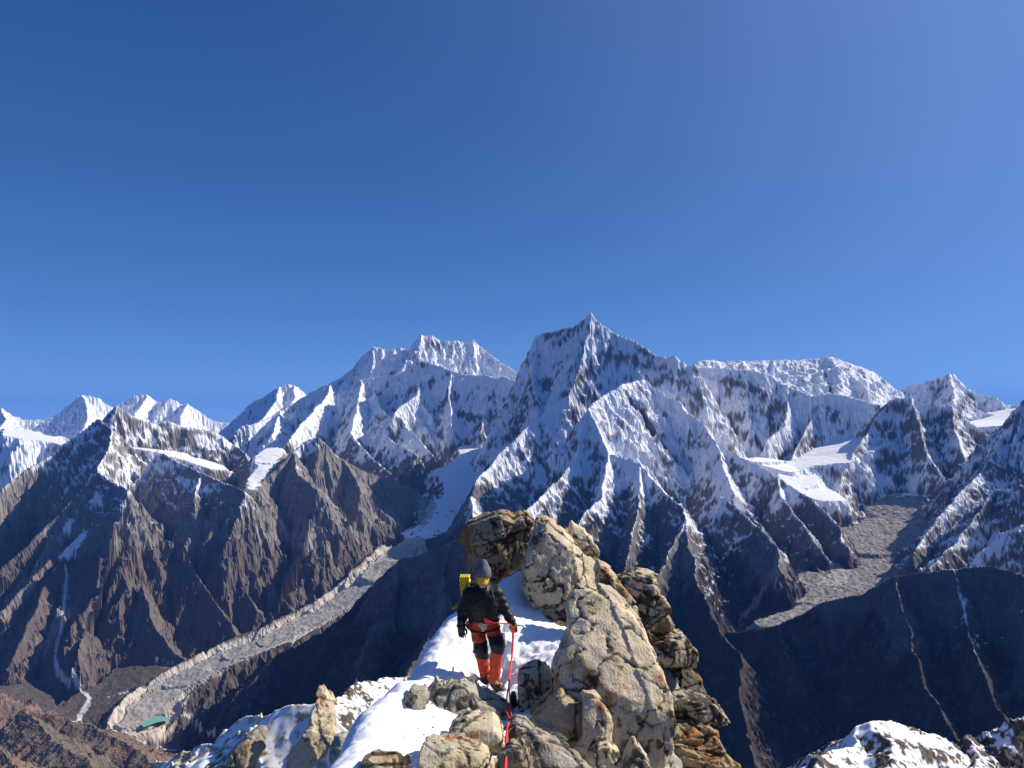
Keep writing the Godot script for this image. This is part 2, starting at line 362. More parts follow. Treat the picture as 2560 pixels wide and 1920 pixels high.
func dist_of(r: float) -> float:
	var q := r / float(NV - 1)
	if q < 0.85:
		return NEAR * pow(MIDDLE / NEAR, q / 0.85)
	return MIDDLE * pow(FAR / MIDDLE, (q - 0.85) / 0.15)

func band(b: int) -> void:
	var r0 := b * TILE
	var r1 := mini(r0 + TILE, NV)
	var nr := r1 - r0
	var hh := PackedFloat32Array()
	var oo := PackedByteArray()
	var ee := PackedFloat32Array()
	hh.resize(nr * NU)
	oo.resize(nr * NU)
	ee.resize(nr * NU)
	var n_seg := seg.size() / SEG
	var c0 := 0
	while c0 < NU:
		var c1 := mini(c0 + TILE, NU)
		# ridges that can matter in this tile
		var dm := dist_of(r0 + nr * 0.5)
		var tx := dm * ((c0 + c1) * 0.5 / (NU - 1) * 2.0 - 1.0) * SPAN
		var tz := -dm
		var rad := maxf(dm * (SPAN * 2.0 / NU) * TILE * 0.72, (dist_of(r1) - dist_of(r0)) * 0.72) + 60.0
		var est := PackedFloat32Array()
		est.resize(n_seg)
		var best := -1e9
		for s in n_seg:
			var o := s * SEG
			var ax := seg[o]
			var az := seg[o + 2]
			var ex := seg[o + 3] - ax
			var ez := seg[o + 5] - az
			var t := clampf(((tx - ax) * ex + (tz - az) * ez) / (ex * ex + ez * ez), 0.0, 1.0)
			var dx := tx - ax - ex * t
			var dz := tz - az - ez * t
			var dd := maxf(0.0, sqrt(dx * dx + dz * dz) - seg[o + 9])
			var y := lerpf(seg[o + 1], seg[o + 4], t)
			var sl := minf(seg[o + 6], seg[o + 7])
			var sm := maxf(maxf(seg[o + 6], seg[o + 7]), 0.9)
			var bd := seg[o + 8]
			var far := dd + rad
			var near := maxf(0.0, dd - rad)
			best = maxf(best, y - sm * (TAIL * far + (1.0 - TAIL) * bd * (1.0 - exp(-far / bd))) - absf(seg[o + 4] - seg[o + 1]) * minf(1.0, rad / sqrt(ex * ex + ez * ez)))
			est[s] = y - sl * (TAIL * near + (1.0 - TAIL) * bd * (1.0 - exp(-near / bd))) + absf(seg[o + 4] - seg[o + 1]) * minf(1.0, rad / sqrt(ex * ex + ez * ez))
		var list := PackedInt32Array()
		for s in n_seg:
			if est[s] >= best:
				list.append(s * SEG)
		for r in range(r0, r1):
			var dist := dist_of(r)
			var cell := dist * SPAN * 2.0 / NU
			for c in range(c0, c1):
				var x := dist * (c / float(NU - 1) * 2.0 - 1.0) * SPAN
				var z := -dist
				# ridges wander a little
				var wx := x + 45.0 * n_big.get_noise_2d(x, z) + 14.0 * n_mid.get_noise_2d(x, z)
				var wz := z + 45.0 * n_big.get_noise_2d(x + 9000.0, z) + 14.0 * n_mid.get_noise_2d(x + 5000.0, z)
				var big := n_big.get_noise_2d(x * 0.8, z * 0.8 - 3000.0)
				var h := -2750.0
				var hd := 400.0
				var gx := 0.0
				var gz := 0.0
				var own := 13
				var flat := 0.0
				for o in list:
					var ax := seg[o]
					var az := seg[o + 2]
					var ex := seg[o + 3] - ax
					var ez := seg[o + 5] - az
					var px := wx - ax
					var pz := wz - az
					var tu := (px * ex + pz * ez) / (ex * ex + ez * ez)
					var t := clampf(tu, 0.0, 1.0)
					px -= ex * t
					pz -= ez * t
					if seg[o + 9] > 0.0:
						t = clampf(tu, -0.6, 1.6)
					var d0 := sqrt(px * px + pz * pz)
					var s := seg[o + 6] if ex * pz - ez * px > 0.0 else seg[o + 7]
					if t <= 0.0 or t >= 1.0:
						s = maxf(seg[o + 6], seg[o + 7])
						if t <= 0.0 and int(seg[o + 11]) & 1 or t >= 1.0 and int(seg[o + 11]) & 2:
							s = maxf(s, 0.9)
					var bd := seg[o + 8]
					var fl := seg[o + 9] * (1.0 + 0.9 * big)
					var dd := maxf(0.0, d0 - fl)
					var y := lerpf(seg[o + 1], seg[o + 4], t) - s * (TAIL * dd + (1.0 - TAIL) * bd * (1.0 - exp(-dd / bd))) - 0.02 * minf(d0, fl)
					if y > h:
						h = y
						hd = dd
						own = int(seg[o + 10])
						flat = fl
						var g := -s * (TAIL + (1.0 - TAIL) * exp(-dd / bd)) / maxf(d0, 1.0) if dd > 0.0 else 0.0
						gx = px * g
						gz = pz * g
				var sl := sqrt(gx * gx + gz * gz)
				var e := 0.0
				if sl > 0.05:
					var lam := 780.0
					var steep := minf(1.0, sl / 0.75)
					var sx := gx
					var sz := gz
					for oc in 7:
						if lam < cell * 2.6:
							break
						var q := sqrt(sx * sx + sz * sz) + 0.0001
						var gu := gully((wx + 55.0 * big) / lam + oc * 17.3, (wz - 70.0 * big) / lam + oc * 7.7, -sz / q, sx / q)
						var am: float = lam * (0.105 * STYLE[own][2] if oc < 2 else (0.2 if oc < 3 or sl > 1.0 else 0.13)) * maxf(0.25, 1.0 + 1.3 * big * (1.0 if oc & 1 else -1.0)) * steep * clampf(hd / (lam * 0.8), 0.04, 1.0) * (0.45 if own == 4 and sl < 0.8 or own == 14 else 1.0)
						h += am * (gu.x - 0.25)
						e += gu.x * (0.35 if oc < 2 else 0.3)
						sx += gu.y * am / lam * 0.75
						sz += gu.z * am / lam * 0.75
						lam *= 0.47
				var rough := clampf(sl * 1.6, 0.12, 1.0)
				h += rough * (n_rib.get_noise_2d(x, z) * 58.0 * clampf(hd / 300.0, 0.15, 1.0) + 10.0 * n_mid.get_noise_2d(x * 1.3, z * 1.3 + 777.0) + 7.0 * n_fine.get_noise_2d(x, z))
				# crags and ledges
				var crag := n_rock.get_noise_3d(x, h * 1.3, z)
				h += clampf(sl * 1.5 - 0.35, 0.0, 1.0) * clampf(hd / 90.0, 0.25, 1.0) * 50.0 * crag
				if own == 8 or own == 13:
					h += (1.0 - rough) * ((9.0 if own == 8 else 4.0) * n_fine.get_noise_2d(x * 0.8, z * 0.8) + 7.0 * n_rib.get_noise_2d(x * 2.2, z * 2.2))
				if dist > 5300.0 and dist < 6300.0 and Geometry2D.is_point_in_polygon(Vector2(x, z), lake_edge):
					h = minf(h, lake_y - 4.0)
				var k := (r - r0) * NU + c
				hh[k] = h
				oo[k] = own
				ee[k] = e
		c0 = c1
	lock.lock()
	rows_h[b] = hh
	rows_o[b] = oo
	rows_c[b] = ee
	lock.unlock()

var H := PackedFloat32Array()
var O := PackedByteArray()
var E := PackedFloat32Array()
var col_bands := []
var nor_bands := []
var pos_bands := []

# style per owner: snow line, how far snow clings to steep ground, rock colour, plant line
const STYLE := [
	[-3000.0, 0.68, 1.0], [-3000.0, 0.64, 1.0], [-420.0, 0.64, 0.9], [-700.0, 0.655, 0.7], [-850.0, 0.61, 0.75], [-700.0, 0.58, 1.0], [-800.0, 0.53, 0.8], [-950.0, 0.45, 1.0],
	[-400.0, 0.3, 1.0], [-780.0, 0.30, 0.35], [-100.0, 0.2, 0.35], [-640.0, 0.455, 1.1], [-250.0, 0.34, 1.1], [-900.0, 0.5, 1.0], [900.0, 0.0, 1.0], [-420.0, 0.47, 0.9],
]

func paint(b: int) -> void:
	var r0 := b * TILE
	var r1 := mini(r0 + TILE, NV)
	var cols := PackedColorArray()
	var nors := PackedVector3Array()
	var poss := PackedVector3Array()
	cols.resize((r1 - r0) * NU)
	nors.resize((r1 - r0) * NU)
	poss.resize((r1 - r0) * NU)
	for r in range(r0, r1):
		var ra := maxi(r - 1, 0)
		var rb := mini(r + 1, NV - 1)
		var da := dist_of(ra)
		var db := dist_of(rb)
		var d := dist_of(r)
		for c in NU:
			var ca := maxi(c - 1, 0)
			var cb := mini(c + 1, NU - 1)
			var k := r * NU + c
			var sc := (c / float(NU - 1) * 2.0 - 1.0) * SPAN
			var y := H[k]
			var x := d * sc
			var z := -d
			var du := Vector3(d * (cb - ca) * 2.0 * SPAN / (NU - 1), H[r * NU + cb] - H[r * NU + ca], 0.0)
			var dv := Vector3((da - db) * sc, H[ra * NU + c] - H[rb * NU + c], db - da)
			var n := dv.cross(du).normalized()
			var own := O[k]
			var st: Array = STYLE[own]
			var e := E[k]
			var nb := n_big.get_noise_2d(x * 1.7 + 300.0, z * 1.7)
			var nm := n_mid.get_noise_2d(x * 1.5, z * 1.5 - 4000.0)
			var nf := n_fine.get_noise_2d(x * 0.9 + 111.0, z * 0.9)
			var steep := 1.0 - n.y
			# bare ground: rock bands, scree, and brown turf lower down
			var strata := n_mid.get_noise_2d(y * 7.0 + nb * 300.0, x * 0.12 + z * 0.12)
			var tone := 0.5 + 0.5 * strata + 0.25 * nf
			var col := Vector3(0.085, 0.080, 0.078).lerp(Vector3(0.23, 0.212, 0.195), clampf(tone, 0.0, 1.0))
			var low := 0.0
			if own == 11 or own == 12 or own == 14 or own == 10 or own == 9 or own == 13 or own == 3 or own == 8:
				var turf := clampf((-1150.0 - y + 260.0 * nb + 120.0 * nm) / 160.0, 0.0, 1.0)
				var scree := clampf((nm * 1.2 + nb - e * 0.9 - 0.28) * 3.0 + 0.25 * nf, 0.0, 1.0) * clampf(1.3 - steep * 2.0, 0.0, 1.0)
				var brown := Vector3(0.092, 0.066, 0.055).lerp(Vector3(0.066, 0.058, 0.054), clampf(0.5 + nm + nf * 0.5, 0.0, 1.0))
				if own == 3 or own == 9 or own == 10:  # ground colour darkened to deepen the shade on these walls
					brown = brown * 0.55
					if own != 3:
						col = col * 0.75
				elif own == 11 or own == 12:
					brown = Vector3(0.145, 0.110, 0.096).lerp(Vector3(0.108, 0.096, 0.09), clampf(0.5 + nm + nf * 0.5, 0.0, 1.0))
					col = col * 1.3
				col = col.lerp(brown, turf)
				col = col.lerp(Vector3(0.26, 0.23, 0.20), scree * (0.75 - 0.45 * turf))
				low = turf
			if own == 14:
				col = Vector3(0.20, 0.14, 0.105).lerp(Vector3(0.145, 0.122, 0.10), clampf(0.5 + nb * 1.3 + nf * 0.4, 0.0, 1.0))
			if own == 13 and steep < 0.4:
				var g := clampf((y + 1850.0) / 500.0, 0.0, 1.0)
				col = Vector3(0.115, 0.095, 0.08).lerp(Vector3(0.10, 0.085, 0.075), clampf(0.5 + nm, 0.0, 1.0))
			if own == 8:
				col = Vector3(0.19, 0.175, 0.16).lerp(Vector3(0.33, 0.31, 0.28), clampf(0.5 + nm * 0.8 + nf * 0.7, 0.0, 1.0))
			# snow lies above its line: whole on gentle ground, in streaks and patches on steep rock
			var patch := 0.34 * n_patch.get_noise_3d(x * 0.2, y * 0.28, z * 0.2) + 0.05 * n_patch.get_noise_3d(x, y * 1.3, z) + 0.035 * nf - 0.035 * e + 0.06 * strata + 0.04 * nb
			var hold: float = st[1] + patch
			hold = minf(hold, st[1] + (y - st[0] + 350.0 * nb + 170.0 * nm) / 900.0 + patch)
			var snow := smoothstep(-0.022, 0.022, hold - steep)
			if own == 14:
				snow = 0.0
			col = col.lerp(Vector3(0.80, 0.82, 0.85), snow)
			for pa in patches:
				if x > pa.lo.x - 40.0 and x < pa.hi.x + 40.0 and z > pa.lo.y - 40.0 and z < pa.hi.y + 40.0:
					if Geometry2D.is_point_in_polygon(Vector2(x + nm * 55.0 + nf * 22.0, z + nb * 60.0 - nf * 22.0), pa.p):
						if pa.kind == "snow":
							if steep < 0.62 + 0.2 * nf:
								col = Vector3(0.80, 0.82, 0.85)
						elif pa.kind == "scree":
							col = col.lerp(Vector3(0.29, 0.265, 0.235), clampf(0.75 + nf * 0.8 + nm * 0.5, 0.0, 1.0))
						else:
							col = col.lerp(Vector3(0.44, 0.40, 0.345), clampf(0.85 + nf * 0.6, 0.0, 1.0))
			# glacier ice and rubble, the river
			for ln in lines:
				var q: PackedVector2Array = ln.p
				if q.size() > 1 and absf(x - q[0].x) < (2200.0 if ln.kind == 3 else 900.0) and absf(z - q[0].y) < (2800.0 if ln.kind == 3 else 1300.0):
					var dm := 1e9
					var p2 := Vector2(x, z)
					for i in q.size() - 1:
						dm = minf(dm, p2.distance_squared_to(Geometry2D.get_closest_point_to_segment(p2, q[i], q[i + 1])))
					dm = sqrt(dm)
					if ln.kind == 1:
						col = col.lerp(Vector3(0.62, 0.62, 0.60), 1.0 - smoothstep(ln.w * 0.6, ln.w * 1.1, dm + nf * 8.0))
					elif ln.kind == 3:
						if own == 13:
							var rub := Vector3(0.27, 0.25, 0.225).lerp(Vector3(0.44, 0.415, 0.375), clampf(0.5 + nf * 0.9 + nm * 0.6, 0.0, 1.0))
							var wall := Vector3(0.58, 0.52, 0.44).lerp(Vector3(0.42, 0.375, 0.315), clampf(0.4 + nf * 1.6, 0.0, 1.0))
							rub = rub.lerp(wall, smoothstep(130.0, 165.0, dm + nf * 40.0))
							col = col.lerp(rub, 1.0 - smoothstep(ln.w, ln.w + 14.0, dm + nf * 10.0))
					else:
						col = col.lerp(Vector3(0.30, 0.28, 0.25), (1.0 - smoothstep(ln.w * 0.4, ln.w * 1.2, dm + nf * 25.0)) * 0.8)
			var kk := (r - r0) * NU + c
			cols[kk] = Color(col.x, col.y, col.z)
			nors[kk] = n
			poss[kk] = Vector3(x, y, z)
	lock.lock()
	col_bands[b] = cols
	nor_bands[b] = nors
	pos_bands[b] = poss
	lock.unlock()

func make_terrain() -> void:
	var t0 := Time.get_ticks_msec()
	survey()
	var rng := RandomNumberGenerator.new()
	rng.seed = 4711
	for i in 65536:
		hash_x.append(rng.randf())
		hash_z.append(rng.randf())
	n_big.seed = 3
	n_big.frequency = 1.0 / 900.0
	n_big.fractal_octaves = 3
	n_mid.seed = 8
	n_mid.frequency = 1.0 / 160.0
	n_mid.fractal_octaves = 3
	n_fine.seed = 21
	n_fine.frequency = 1.0 / 42.0
	n_fine.fractal_octaves = 3
	n_rock.seed = 5
	n_rock.frequency = 1.0 / 260.0
	n_rock.fractal_type = FastNoiseLite.FRACTAL_RIDGED
	n_rock.fractal_octaves = 5
	n_rock.fractal_gain = 0.55
	n_patch.seed = 15
	n_patch.frequency = 1.0 / 95.0
	n_patch.fractal_octaves = 4
	n_patch.fractal_gain = 0.6
	n_rib.seed = 77
	n_rib.frequency = 1.0 / 420.0
	n_rib.fractal_type = FastNoiseLite.FRACTAL_RIDGED
	n_rib.fractal_octaves = 4
	lake_y = at(392, 1800, 5720.0).y
	for e in [[352,1812],[360,1804],[374,1796],[392,1789],[412,1790],[430,1797],[412,1802],[392,1806],[372,1813],[360,1818]]:
		var w := at(e[0], e[1], 1000.0)
		w *= lake_y / w.y
		lake_edge.append(Vector2(w.x, w.z))
	var nb := ceili(NV / float(TILE))
	for a in [rows_h, rows_c, rows_o, col_bands, nor_bands, pos_bands]:
		a.resize(nb)
	WorkerThreadPool.wait_for_group_task_completion(WorkerThreadPool.add_group_task(band, nb, -1, true))
	for b in nb:
		H.append_array(rows_h[b])
		O.append_array(rows_o[b])
		E.append_array(rows_c[b])
	survey_features()
	print("relief ", Time.get_ticks_msec() - t0)
	WorkerThreadPool.wait_for_group_task_completion(WorkerThreadPool.add_group_task(paint, nb, -1, true))
	var pos := PackedVector3Array()
	var nor := PackedVector3Array()
	var col := PackedColorArray()
	for b in nb:
		pos.append_array(pos_bands[b])
		nor.append_array(nor_bands[b])
		col.append_array(col_bands[b])
	print("painted ", Time.get_ticks_msec() - t0)
	var mat := StandardMaterial3D.new()
	mat.resource_name = "rock_and_snow"
	mat.vertex_color_use_as_albedo = true
	mat.roughness = 0.9
	mat.metallic_specular = 0.2
	# one mesh per mountain: the cells whose height it owns
	var n_own := OWNERS.size()
	var remap := []
	var vs := []
	var ns := []
	var cs := []
	var idx := []
	for o in n_own:
		var m := PackedInt32Array()
		m.resize(NU * NV)
		m.fill(-1)
		remap.append(m)
		vs.append(PackedVector3Array())
		ns.append(PackedVector3Array())
		cs.append(PackedColorArray())
		idx.append(PackedInt32Array())
	WorkerThreadPool.wait_for_group_task_completion(WorkerThreadPool.add_group_task(gather.bind(pos, nor, col, idx, vs, ns, cs), n_own, -1, true))
	for o in n_own:
		if idx[o].is_empty():
			continue
		var arr := []
		arr.resize(Mesh.ARRAY_MAX)
		arr[Mesh.ARRAY_VERTEX] = vs[o]
		arr[Mesh.ARRAY_COLOR] = cs[o]
		arr[Mesh.ARRAY_INDEX] = idx[o]
		var me := ArrayMesh.new()
		me.add_surface_from_arrays(Mesh.PRIMITIVE_TRIANGLES, arr)
		me.surface_set_material(0, mat)
		var mi := MeshInstance3D.new()
		mi.name = OWNERS[o][0]
		mi.mesh = me
		add_child(mi)
		tag(mi, OWNERS[o][1], "glacier" if "glacier" in OWNERS[o][0] else "mountain", "", "structure")
	var lk := SurfaceTool.new()
	lk.begin(Mesh.PRIMITIVE_TRIANGLES)
	for i in Geometry2D.triangulate_polygon(lake_edge):
		lk.set_normal(Vector3.UP)
		lk.add_vertex(Vector3(lake_edge[i].x, lake_y, lake_edge[i].y))
	var lm := StandardMaterial3D.new()
	lm.resource_name = "meltwater"
	lm.albedo_color = Color(0.47, 0.68, 0.64)
	lm.roughness = 0.15
	var lo := MeshInstance3D.new()
	lo.name = "lake"
	lo.mesh = lk.commit()
	lo.mesh.surface_set_material(0, lm)
	add_child(lo)
	tag(lo, "small turquoise meltwater lake at the glacier's lower end", "lake", "", "structure")
	print("mountains ", Time.get_ticks_msec() - t0)

func gather(o: int, pos: PackedVector3Array, nor: PackedVector3Array, col: PackedColorArray, idx: Array, vs: Array, ns: Array, cs: Array) -> void:
	var m := PackedInt32Array()
	m.resize(NU * NV)
	m.fill(-1)
	var v := PackedVector3Array()
	var n := PackedVector3Array()
	var c := PackedColorArray()
	var f := PackedInt32Array()
	for r in NV - 1:
		for q in NU - 1:
			var k := r * NU + q
			if O[k] != o:
				continue
			var a := [k, k + 1, k + NU, k + NU + 1]
			for i in a:
				if m[i] < 0:
					m[i] = v.size()
					v.append(pos[i])
					n.append(nor[i])
					c.append(col[i])
			f.append(m[k]); f.append(m[k + NU]); f.append(m[k + 1])
			f.append(m[k + 1]); f.append(m[k + NU]); f.append(m[k + NU + 1])
	lock.lock()
	idx[o] = f
	vs[o] = v
	ns[o] = n
	cs[o] = c
	lock.unlock()

# ---------------------------------------------------------------- solids from distance fields
# Surface nets: one vertex in each cell that the surface crosses, one quad round each crossed edge.
func solid(f: Callable, lo: Vector3, hi: Vector3, cell: float, slack: float) -> Dictionary:
	const B := 4
	var nx := int(ceil((hi.x - lo.x) / cell / B)) * B
	var ny := int(ceil((hi.y - lo.y) / cell / B)) * B
	var nz := int(ceil((hi.z - lo.z) / cell / B)) * B
	var px := nx + 1
	var pxy := px * (ny + 1)
	var field := PackedFloat32Array()
	field.resize(pxy * (nz + 1))
	field.fill(1.0)
	var live := PackedInt32Array()
	var reach := B * cell * 0.87 + slack
	for bz in nz / B:
		for by in ny / B:
			for bx in nx / B:
				var mid := lo + Vector3(bx * B + 2, by * B + 2, bz * B + 2) * cell
				var s: float = f.call(mid)
				if absf(s) > reach:
					if s < 0.0:
						for k in B + 1:
							for j in B + 1:
								var o := (bz * B + k) * pxy + (by * B + j) * px + bx * B
								for i in B + 1:
									field[o + i] = -1.0
				else:
					live.append(bx | (by << 10) | (bz << 20))
	var done := PackedByteArray()
	done.resize(field.size())
	for b in live:
		var bx := b & 1023
		var by := (b >> 10) & 1023
		var bz := b >> 20
		for k in B + 1:
			for j in B + 1:
				for i in B + 1:
					var o := (bz * B + k) * pxy + (by * B + j) * px + bx * B + i
					if done[o] == 0:
						done[o] = 1
						field[o] = f.call(lo + Vector3(bx * B + i, by * B + j, bz * B + k) * cell)
	var vert := PackedInt32Array()
	vert.resize(field.size())
	vert.fill(-1)
	var pos := PackedVector3Array()
	var at_cell := PackedInt32Array()
	var corner := [0, 1, px, px + 1, pxy, pxy + 1, pxy + px, pxy + px + 1]
	var edges := [0, 1, 2, 3, 4, 5, 6, 7, 0, 2, 1, 3, 4, 6, 5, 7, 0, 4, 1, 5, 2, 6, 3, 7]
	var off := [Vector3(0, 0, 0), Vector3(1, 0, 0), Vector3(0, 1, 0), Vector3(1, 1, 0), Vector3(0, 0, 1), Vector3(1, 0, 1), Vector3(0, 1, 1), Vector3(1, 1, 1)]
	for b in live:
		var bx := b & 1023
		var by := (b >> 10) & 1023
		var bz := b >> 20
		for k in B:
			for j in B:
				for i in B:
					var o := (bz * B + k) * pxy + (by * B + j) * px + bx * B + i
					var inside := 0
					for c in 8:
						if field[o + corner[c]] < 0.0:
							inside += 1
					if inside == 0 or inside == 8:
						continue
					var p := Vector3.ZERO
					var n := 0
					for e in 12:
						var a: int = edges[e * 2]
						var c: int = edges[e * 2 + 1]
						var fa := field[o + corner[a]]
						var fc := field[o + corner[c]]
						if (fa < 0.0) != (fc < 0.0):
							p += off[a].lerp(off[c], fa / (fa - fc))
							n += 1
					vert[o] = pos.size()
					pos.append(lo + (Vector3(bx * B + i, by * B + j, bz * B + k) + p / n) * cell)
					at_cell.append(o)
	var idx := PackedInt32Array()
	var step := [1, px, pxy]
	for q in at_cell:
		for ax in 3:
			var s0: int = step[ax]
			var fa := field[q]
			var fb := field[q + s0]
			if (fa < 0.0) == (fb < 0.0):
				continue
			var u: int = step[(ax + 1) % 3]
			var v: int = step[(ax + 2) % 3]
			if q < u + v:
				continue
			var a := vert[q]
			var b := vert[q - u]
			var c := vert[q - u - v]
			var d := vert[q - v]
			if a < 0 or b < 0 or c < 0 or d < 0:
				continue
			if fa < 0.0:
				idx.append_array([a, c, b, a, d, c])
			else:
				idx.append_array([a, b, c, a, c, d])
	var nor := PackedVector3Array()
	nor.resize(pos.size())
	for t in range(0, idx.size(), 3):
		var a := idx[t]
		var b := idx[t + 1]
		var c := idx[t + 2]
		var n := (pos[c] - pos[a]).cross(pos[b] - pos[a])
		nor[a] += n
		nor[b] += n
		nor[c] += n
	for i in nor.size():
		nor[i] = nor[i].normalized()
	return {"pos": pos, "nor": nor, "idx": idx}

func mesh_of(d: Dictionary, mat: Material, smooth := true) -> ArrayMesh:
	var arr := []
	arr.resize(Mesh.ARRAY_MAX)
	arr[Mesh.ARRAY_VERTEX] = d.pos
	if smooth:
		arr[Mesh.ARRAY_NORMAL] = d.nor
	if d.has("col"):
		arr[Mesh.ARRAY_COLOR] = d.col
	arr[Mesh.ARRAY_INDEX] = d.idx
	var me := ArrayMesh.new()
	me.add_surface_from_arrays(Mesh.PRIMITIVE_TRIANGLES, arr)
	me.surface_set_material(0, mat)
	return me

func smax(a: float, b: float, k: float) -> float:
	var h := maxf(k - absf(a - b), 0.0) / k
	return maxf(a, b) + h * h * k * 0.25

func smin(a: float, b: float, k: float) -> float:
	var h := maxf(k - absf(a - b), 0.0) / k
	return minf(a, b) - h * h * k * 0.25

func poly_distance(q: PackedVector2Array, p: Vector2) -> float:
	var d := 1e9
	var s := 1.0
	var n := q.size()
	var j := n - 1
	for i in n:
		var e := q[j] - q[i]
		var w := p - q[i]
		var b := w - e * clampf(w.dot(e) / e.dot(e), 0.0, 1.0)
		d = minf(d, b.dot(b))
		var c1 := p.y >= q[i].y
		var c2 := p.y < q[j].y
		var c3 := e.x * w.y > e.y * w.x
		if (c1 and c2 and c3) or (not c1 and not c2 and not c3):
			s = -s
		j = i
	return s * sqrt(d)

